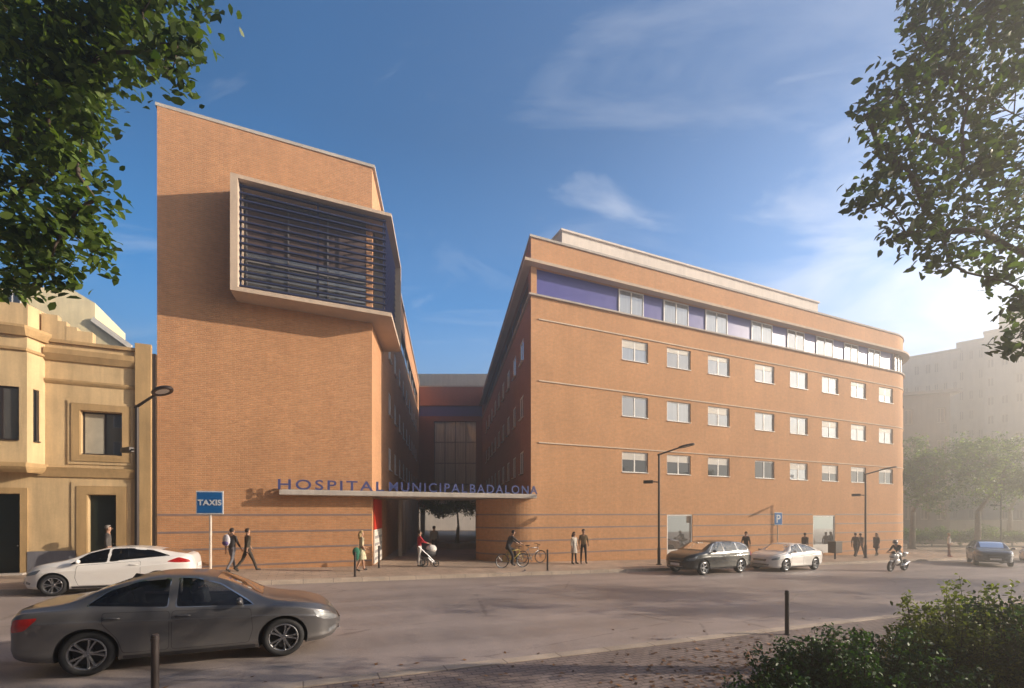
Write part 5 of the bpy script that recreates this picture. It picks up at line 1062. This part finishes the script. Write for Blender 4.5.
right = near([(px + 9, py - 6, rp * .95, d, n) for px, py, rp, d, n in [(985, 18, 50, 8.6, 900), (1015, 60, 50, 8.2, 800), (930, 22, 30, 8.4, 330), (925, 62, 34, 8.0, 440), (886, 98, 32, 7.6, 380), (858, 122, 19, 7.3, 160), (960, 105, 44, 8.0, 560), (1005, 120, 45, 8.4, 620), (905, 140, 38, 7.7, 460), (872, 162, 24, 7.4, 190), (862, 205, 20, 7.2, 150), (850, 212, 11, 7.1, 50), (908, 195, 36, 7.5, 420), (955, 175, 42, 7.9, 560), (1000, 190, 48, 8.2, 700),
              (896, 238, 20, 7.2, 140), (935, 238, 34, 7.4, 360), (985, 245, 40, 7.8, 460), (944, 272, 18, 7.1, 110), (985, 285, 22, 7.2, 140), (1015, 308, 20, 7.0, 130), (1006, 345, 18, 6.9, 110), (1030, 340, 24, 7.0, 160),
              (1090, 40, 90, 8.6, 800), (1100, 180, 90, 8.4, 800), (1080, 300, 70, 7.8, 500), (990, -60, 70, 8.6, 600), (940, -14, 32, 8.5, 300), (1000, -8, 36, 8.5, 380), (905, 28, 16, 8.2, 90), (1160, 100, 100, 8.6, 700), (1150, 395, 85, 7.4, 900), (1230, 330, 95, 7.2, 900)]], 2)  # last two clumps, out of view, added to shade the near pavement
br = Vector((11.4, 7.6, g(11.4, 7.6))); tree('dark leafy street tree overhanging the right side of the view', br, br + Vector((-.6, .1, 4.4)), .22, [(c, r, int(n * .78)) for c, r, n in right], .150, LEAFR, BARK, 12, None, .12, 18, .008, limb=.02)
# two more street trees farther along the near pavement shade the road
for k, (X, Y) in enumerate(((24.0, 15.2), (36.0, 20.4))):
    b = Vector((X, Y, g(X, Y))); rn = random.Random(k + 5); cl = [(b + Vector((rn.uniform(-2.2, 2.2), rn.uniform(-2.2, 2.2), rn.uniform(4.2, 7.6))), rn.uniform(.9, 1.5), 420) for _ in range(13)]
    tree(['street tree on the near pavement beyond the right edge', 'farther street tree on the near pavement beyond the right edge'][k], b, b + Vector((.1, 0, 3.2)), .18, cl, .2, LEAFR, BARK, 21 + k, 'street trees on the near pavement', .22, 20, .012)
# hazy trees beyond the wing
def far_tree(label, px, d, h, w, seed, nb=17, crot=.3, dens=330):
    P = at(px, 540, d); P.z = g(P.x, P.y); rn = random.Random(seed); cl = []
    for k in range(nb):
        a = rn.uniform(0, 2 * PI); r = math.sqrt(rn.random()) * w * .45; z = h * rn.uniform(.46, .92) - (r / w) ** 2 * h * .45; q = h * rn.uniform(.09, .17); cl.append((P + Vector((math.cos(a) * r, math.sin(a) * r, z)), (q, q, q * rn.uniform(.65, .95)), int(dens * (q / h / .13) ** 2)))
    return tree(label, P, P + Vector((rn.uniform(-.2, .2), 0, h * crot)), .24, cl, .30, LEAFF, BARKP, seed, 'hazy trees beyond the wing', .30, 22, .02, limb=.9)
far_tree('hazy green tree partly hidden behind the rounded end of the wing', 912, 47, 12.2, 10, 31); far_tree('broad hazy green tree with forking pale limbs in the middle of the group', 977, 45, 12.8, 11.5, 38, 22); far_tree('hazy green tree at the right edge of the view', 1052, 46, 12.0, 10, 33); far_tree('pale hazy tree farther back, above the bushes', 1010, 58, 13.5, 11, 34)
# hedge bushes
lbl = ['round hazy bush closest to the wing end', 'second hazy bush from the wing end', 'third hazy bush from the wing end behind the pale shirted person', 'large hazy bush under the middle tree trunk', 'hazy bush behind the dark blue estate car', 'low hazy bush at the right edge behind the cars']
for k, (px, w, h) in enumerate(((908, 3.2, 2.2), (932, 3.6, 2.3), (960, 3.0, 2.0), (985, 4.2, 2.6), (1012, 3.2, 2.1), (1040, 3.6, 2.0))):
    P = at(px, 540, 52); P.z = g(P.x, P.y); rn = random.Random(50 + k); cl = [(P + Vector((rn.uniform(-.3, .3) * w, rn.uniform(-.3, .3) * w, h * rn.uniform(.3, .72))), (w * .26, w * .26, h * .24), 330) for _ in range(7)]
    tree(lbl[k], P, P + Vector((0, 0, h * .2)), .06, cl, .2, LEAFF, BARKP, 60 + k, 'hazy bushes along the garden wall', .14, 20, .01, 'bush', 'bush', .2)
# court tree
P = at(457, 548, 36); P.z = g(P.x, P.y); rn = random.Random(8); cl = [(P + Vector((rn.uniform(-2.3, 2.3), rn.uniform(-1.5, 1.5), rn.uniform(2.7, 3.5))), (.9, .9, .5), 420) for _ in range(11)]
tree('small spreading tree in the courtyard seen through the passage', P + Vector((0, 0, .35)), P + Vector((.1, 0, 1.6)), .13, cl, .17, LEAFR, BARKP, 71, None, .16, 20, .012)
o = thing('planter', 'low round planter under the courtyard tree', 'planter', P); MB().lathe([(1.7, 0), (1.7, .40), (1.5, .40), (1.5, .3), (0, .34)], 32).build('rim', CONC, o)
# near bushes: woody shoots with small leaves along them
def bush(label, P, shoots, rx, ry, h, size, lm, seed, nl=70, tilt=.45):
    rn = random.Random(seed); rng = np.random.default_rng(seed); o = thing('bush', label, 'bush', P, 0); st = MB(); cl = []
    for k in range(shoots):
        a = rn.uniform(0, 2 * PI); r = math.sqrt(rn.random()); b = Vector((math.cos(a) * r * rx, math.sin(a) * r * ry, 0)); hh = h * rn.uniform(.6, 1.08) * (1 - .38 * r * r); tip = b + Vector((math.cos(a) * r * tilt * hh + rn.uniform(-.12, .12), math.sin(a) * r * tilt * hh + rn.uniform(-.12, .12), hh)); m_ = b.lerp(tip, .5) + Vector((rn.uniform(-.06, .06), rn.uniform(-.06, .06), 0))
        st.tube([b - Vector((0, 0, .05)), m_, tip], [.012, .008, .003], 4)
        for q in range(nl):
            t = rn.random() ** .75; p_ = b.lerp(m_, t * 2) if t < .5 else m_.lerp(tip, t * 2 - 1); sp = .13 * (1.05 - t * .75); cl.append(p_ + Vector((rn.gauss(0, sp), rn.gauss(0, sp), rn.gauss(0, sp * .6))))
    st.build('stem', BARK, o); n = len(cl); C_ = [(c, 1e-4, 1) for c in cl]
    quads('foliage', leaf_arrays(C_, size, rng, .0, 1, .35), lm, o); return o
def gp(px, d): X = (px - HX) / F * d; return Vector((X, d, g(X, d)))
bush('dark green leafy bush low in the bottom right foreground', gp(868, 5.6), 150, 1.15, .55, 1.12, .06, LEAFB, 81, 130); bush('small dark bush at the left end of the foreground planting', gp(775, 5.2), 60, .42, .35, .62, .055, LEAFB, 82, 110)
bush('taller leafy bush coloured sunlit yellow-green at the bottom right edge', gp(985, 6.0), 130, .85, .55, 1.62, .065, LEAFY, 83, 150, .3); bush('dark leafy bush rising at the right edge of the frame', gp(1050, 5.6), 80, .7, .5, 1.7, .065, LEAFB, 84, 130, .3)
# fallen leaves on the near pavement
rng = np.random.default_rng(5); n = 1500; P = []
for _ in range(n):
    if rng.random() < .7: q = on_ground(rng.normal(800, 75), rng.normal(668, 16)) if True else None
    else: q = S(-12 + rng.normal() * 7, -rng.uniform(14.4, 20)); q.z = g(q.x, q.y)
    if toS(q.x, q.y)[1] > -15.55: q.z = g(q.x, q.y) + ROAD
    P.append((q.x, q.y, q.z + .012))
P = np.array(P); a = rng.random(n) * 6.28; s = (.03 + .03 * rng.random(n))[:, None]; ax = np.stack((np.cos(a), np.sin(a), rng.normal(size=n) * .2), 1); ay = np.stack((-np.sin(a), np.cos(a), rng.normal(size=n) * .25), 1)
V = np.stack((P - ax * s, P + ay * s * .6, P + ax * s, P - ay * s * .6), 1).reshape(-1, 3); V[:, 2] = np.maximum(V[:, 2], np.repeat(P[:, 2], 4) - .008)
lf_ = quads('fallen_leaves', V, leafmat('dry_leaf', (.07, .035, .02), (.24, .12, .05), .1), None, 4); lf_['kind'] = 'stuff'; lf_['label'] = 'dry brown leaves scattered on the near pavement'
SKY_DUST = .35; CLOUD_LOC = (.3, .2, 0); CLOUD_LOC2 = (1.2, .4, 0); SKY_TINT = (.36, 1.62, 2.4, 1); CLOUD_COL = (10.5, 10.2, 10, 1); SKY_STR = .072
SUN = 5.0; SUNC = (1.0, .85, .68); HAZE_TOP = 33; HAZE_COL = (.97, .90, .81, 1); HAZE = .0086; HAZE_G = .69; EXPO = 1.22
# ------------------------------------------------------------------ light, air and camera
EL = rad(18.5)
w = bpy.data.worlds.new('World'); scene.world = w; w.use_nodes = True; nt = w.node_tree; nt.nodes.clear()
class WT(NT):
    def __init__(s, t): s.t = t; s.n = t.nodes
T = WT(nt)
sky = T('ShaderNodeTexSky', sky_type='NISHITA', sun_disc=False, sun_elevation=EL, sun_rotation=rad(90), altitude=50, air_density=1.0, dust_density=SKY_DUST, ozone_density=2.5)
dr = T('ShaderNodeTexCoord').outputs['Generated']; sp = T('ShaderNodeSeparateXYZ', {0: dr}); zc = T.math('MAXIMUM', sp.outputs[2], .02); den = T.math('ADD', zc, .12)
pl = T('ShaderNodeCombineXYZ', {0: T.math('DIVIDE', sp.outputs[0], den), 1: T.math('DIVIDE', sp.outputs[1], den)}).outputs[0]
m1 = T('ShaderNodeMapping', {'Vector': pl, 'Location': CLOUD_LOC, 'Rotation': (0, 0, .55), 'Scale': (.55, 1.15, 1)}).outputs[0]
wisp = T.noise(m1, 2.1, 10, .60, 1.1); big = T.noise(T('ShaderNodeMapping', {'Vector': pl, 'Location': CLOUD_LOC2}).outputs[0], .55, 3, .5)
rightw = T.math('MULTIPLY', T.ramp(T.math('MULTIPLY_ADD', sp.outputs[0], .5, .5), [(.42, .0), (.58, .12), (.8, .30)]), T.ramp(zc, [(.30, 1.0), (.62, .25)]))
low = T.ramp(zc, [(.08, .10), (.45, .0)])
mk = T.math('ADD', T.math('ADD', T.math('MULTIPLY', wisp, .62), T.math('MULTIPLY', big, .45)), T.math('ADD', rightw, low))
mk = T.ramp(mk, [(.66, 0.0), (1.02, .75)])
fine = T.noise(T('ShaderNodeMapping', {'Vector': pl, 'Location': (2.3, .7, 0), 'Rotation': (0, 0, .75), 'Scale': (.8, 2.4, 1)}).outputs[0], 1.3, 10, .62, 1.4)
mk = T.math('MAXIMUM', mk, T.ramp(fine, [(.54, 0), (.86, .18)]))
mk = T.math('MULTIPLY', mk, T.ramp(zc, [(.02, .7), (.1, 1)]))
deep = T.mix(1.0, T.mix(1.0, sky.outputs[0], SKY_TINT, 'MULTIPLY'), T.ramp(zc, [(.10, 1.0), (.32, .90), (.62, .50)]), 'MULTIPLY')
deep = T.mix(T.ramp(zc, [(.05, .75), (.22, .40), (.40, .03), (.6, 0)]), deep, T.mix(1.0, (6.0, 6.2, 6.4, 1), T.ramp(T.math('MULTIPLY_ADD', sp.outputs[0], .5, .5), [(.2, .55), (.8, 1.15)]), 'MULTIPLY'))
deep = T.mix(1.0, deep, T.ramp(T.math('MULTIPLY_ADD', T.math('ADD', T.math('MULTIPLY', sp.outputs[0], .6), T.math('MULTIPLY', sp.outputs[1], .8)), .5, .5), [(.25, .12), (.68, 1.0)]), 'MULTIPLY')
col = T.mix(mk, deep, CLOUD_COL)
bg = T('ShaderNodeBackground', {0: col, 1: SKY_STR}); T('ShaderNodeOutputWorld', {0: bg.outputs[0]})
sd = bpy.data.lights.new('sun', 'SUN'); sd.energy = SUN; sd.angle = rad(.5); sd.color = SUNC; so_ = link('sun', sd)
dirv = Vector((-math.cos(EL), -.035, -math.sin(EL))); so_.rotation_euler = dirv.to_track_quat('-Z', 'Y').to_euler()
hz = MB().box(-75, 118, -46, 105, -4.5, HAZE_TOP); m = bpy.data.materials.new('haze_air'); T2 = NT(m)
v = T2('ShaderNodeVolumePrincipled', {'Color': HAZE_COL, 'Density': HAZE, 'Anisotropy': HAZE_G}); T2('ShaderNodeOutputMaterial', {'Volume': v.outputs[0]})
ho = hz.build('haze', m); ho['kind'] = 'stuff'; ho['label'] = 'warm sunlit haze thickening towards the far right'
cd = bpy.data.cameras.new('camera'); cd.lens = F / 1024 * 36; cd.sensor_width = 36; cd.shift_y = (HY - 344) / 1024; cd.clip_end = 1500; cd.clip_start = .05
co = link('camera', cd, None, (0, 0, EYE), (rad(90), 0, 0)); scene.camera = co
scene.view_settings.view_transform = 'Standard'; scene.view_settings.look = 'None'; scene.view_settings.gamma = 1; scene.view_settings.use_curve_mapping = False; scene.view_settings.exposure = EXPO
scene.render.engine = 'CYCLES'; cy = scene.cycles; cy.use_denoising = True; cy.volume_bounces = 0; cy.max_bounces = 8; cy.diffuse_bounces = 4; cy.transparent_max_bounces = 12; cy.volume_step_rate = 2; cy.caustics_reflective = False; cy.caustics_refractive = False; cy.sample_clamp_indirect = 6
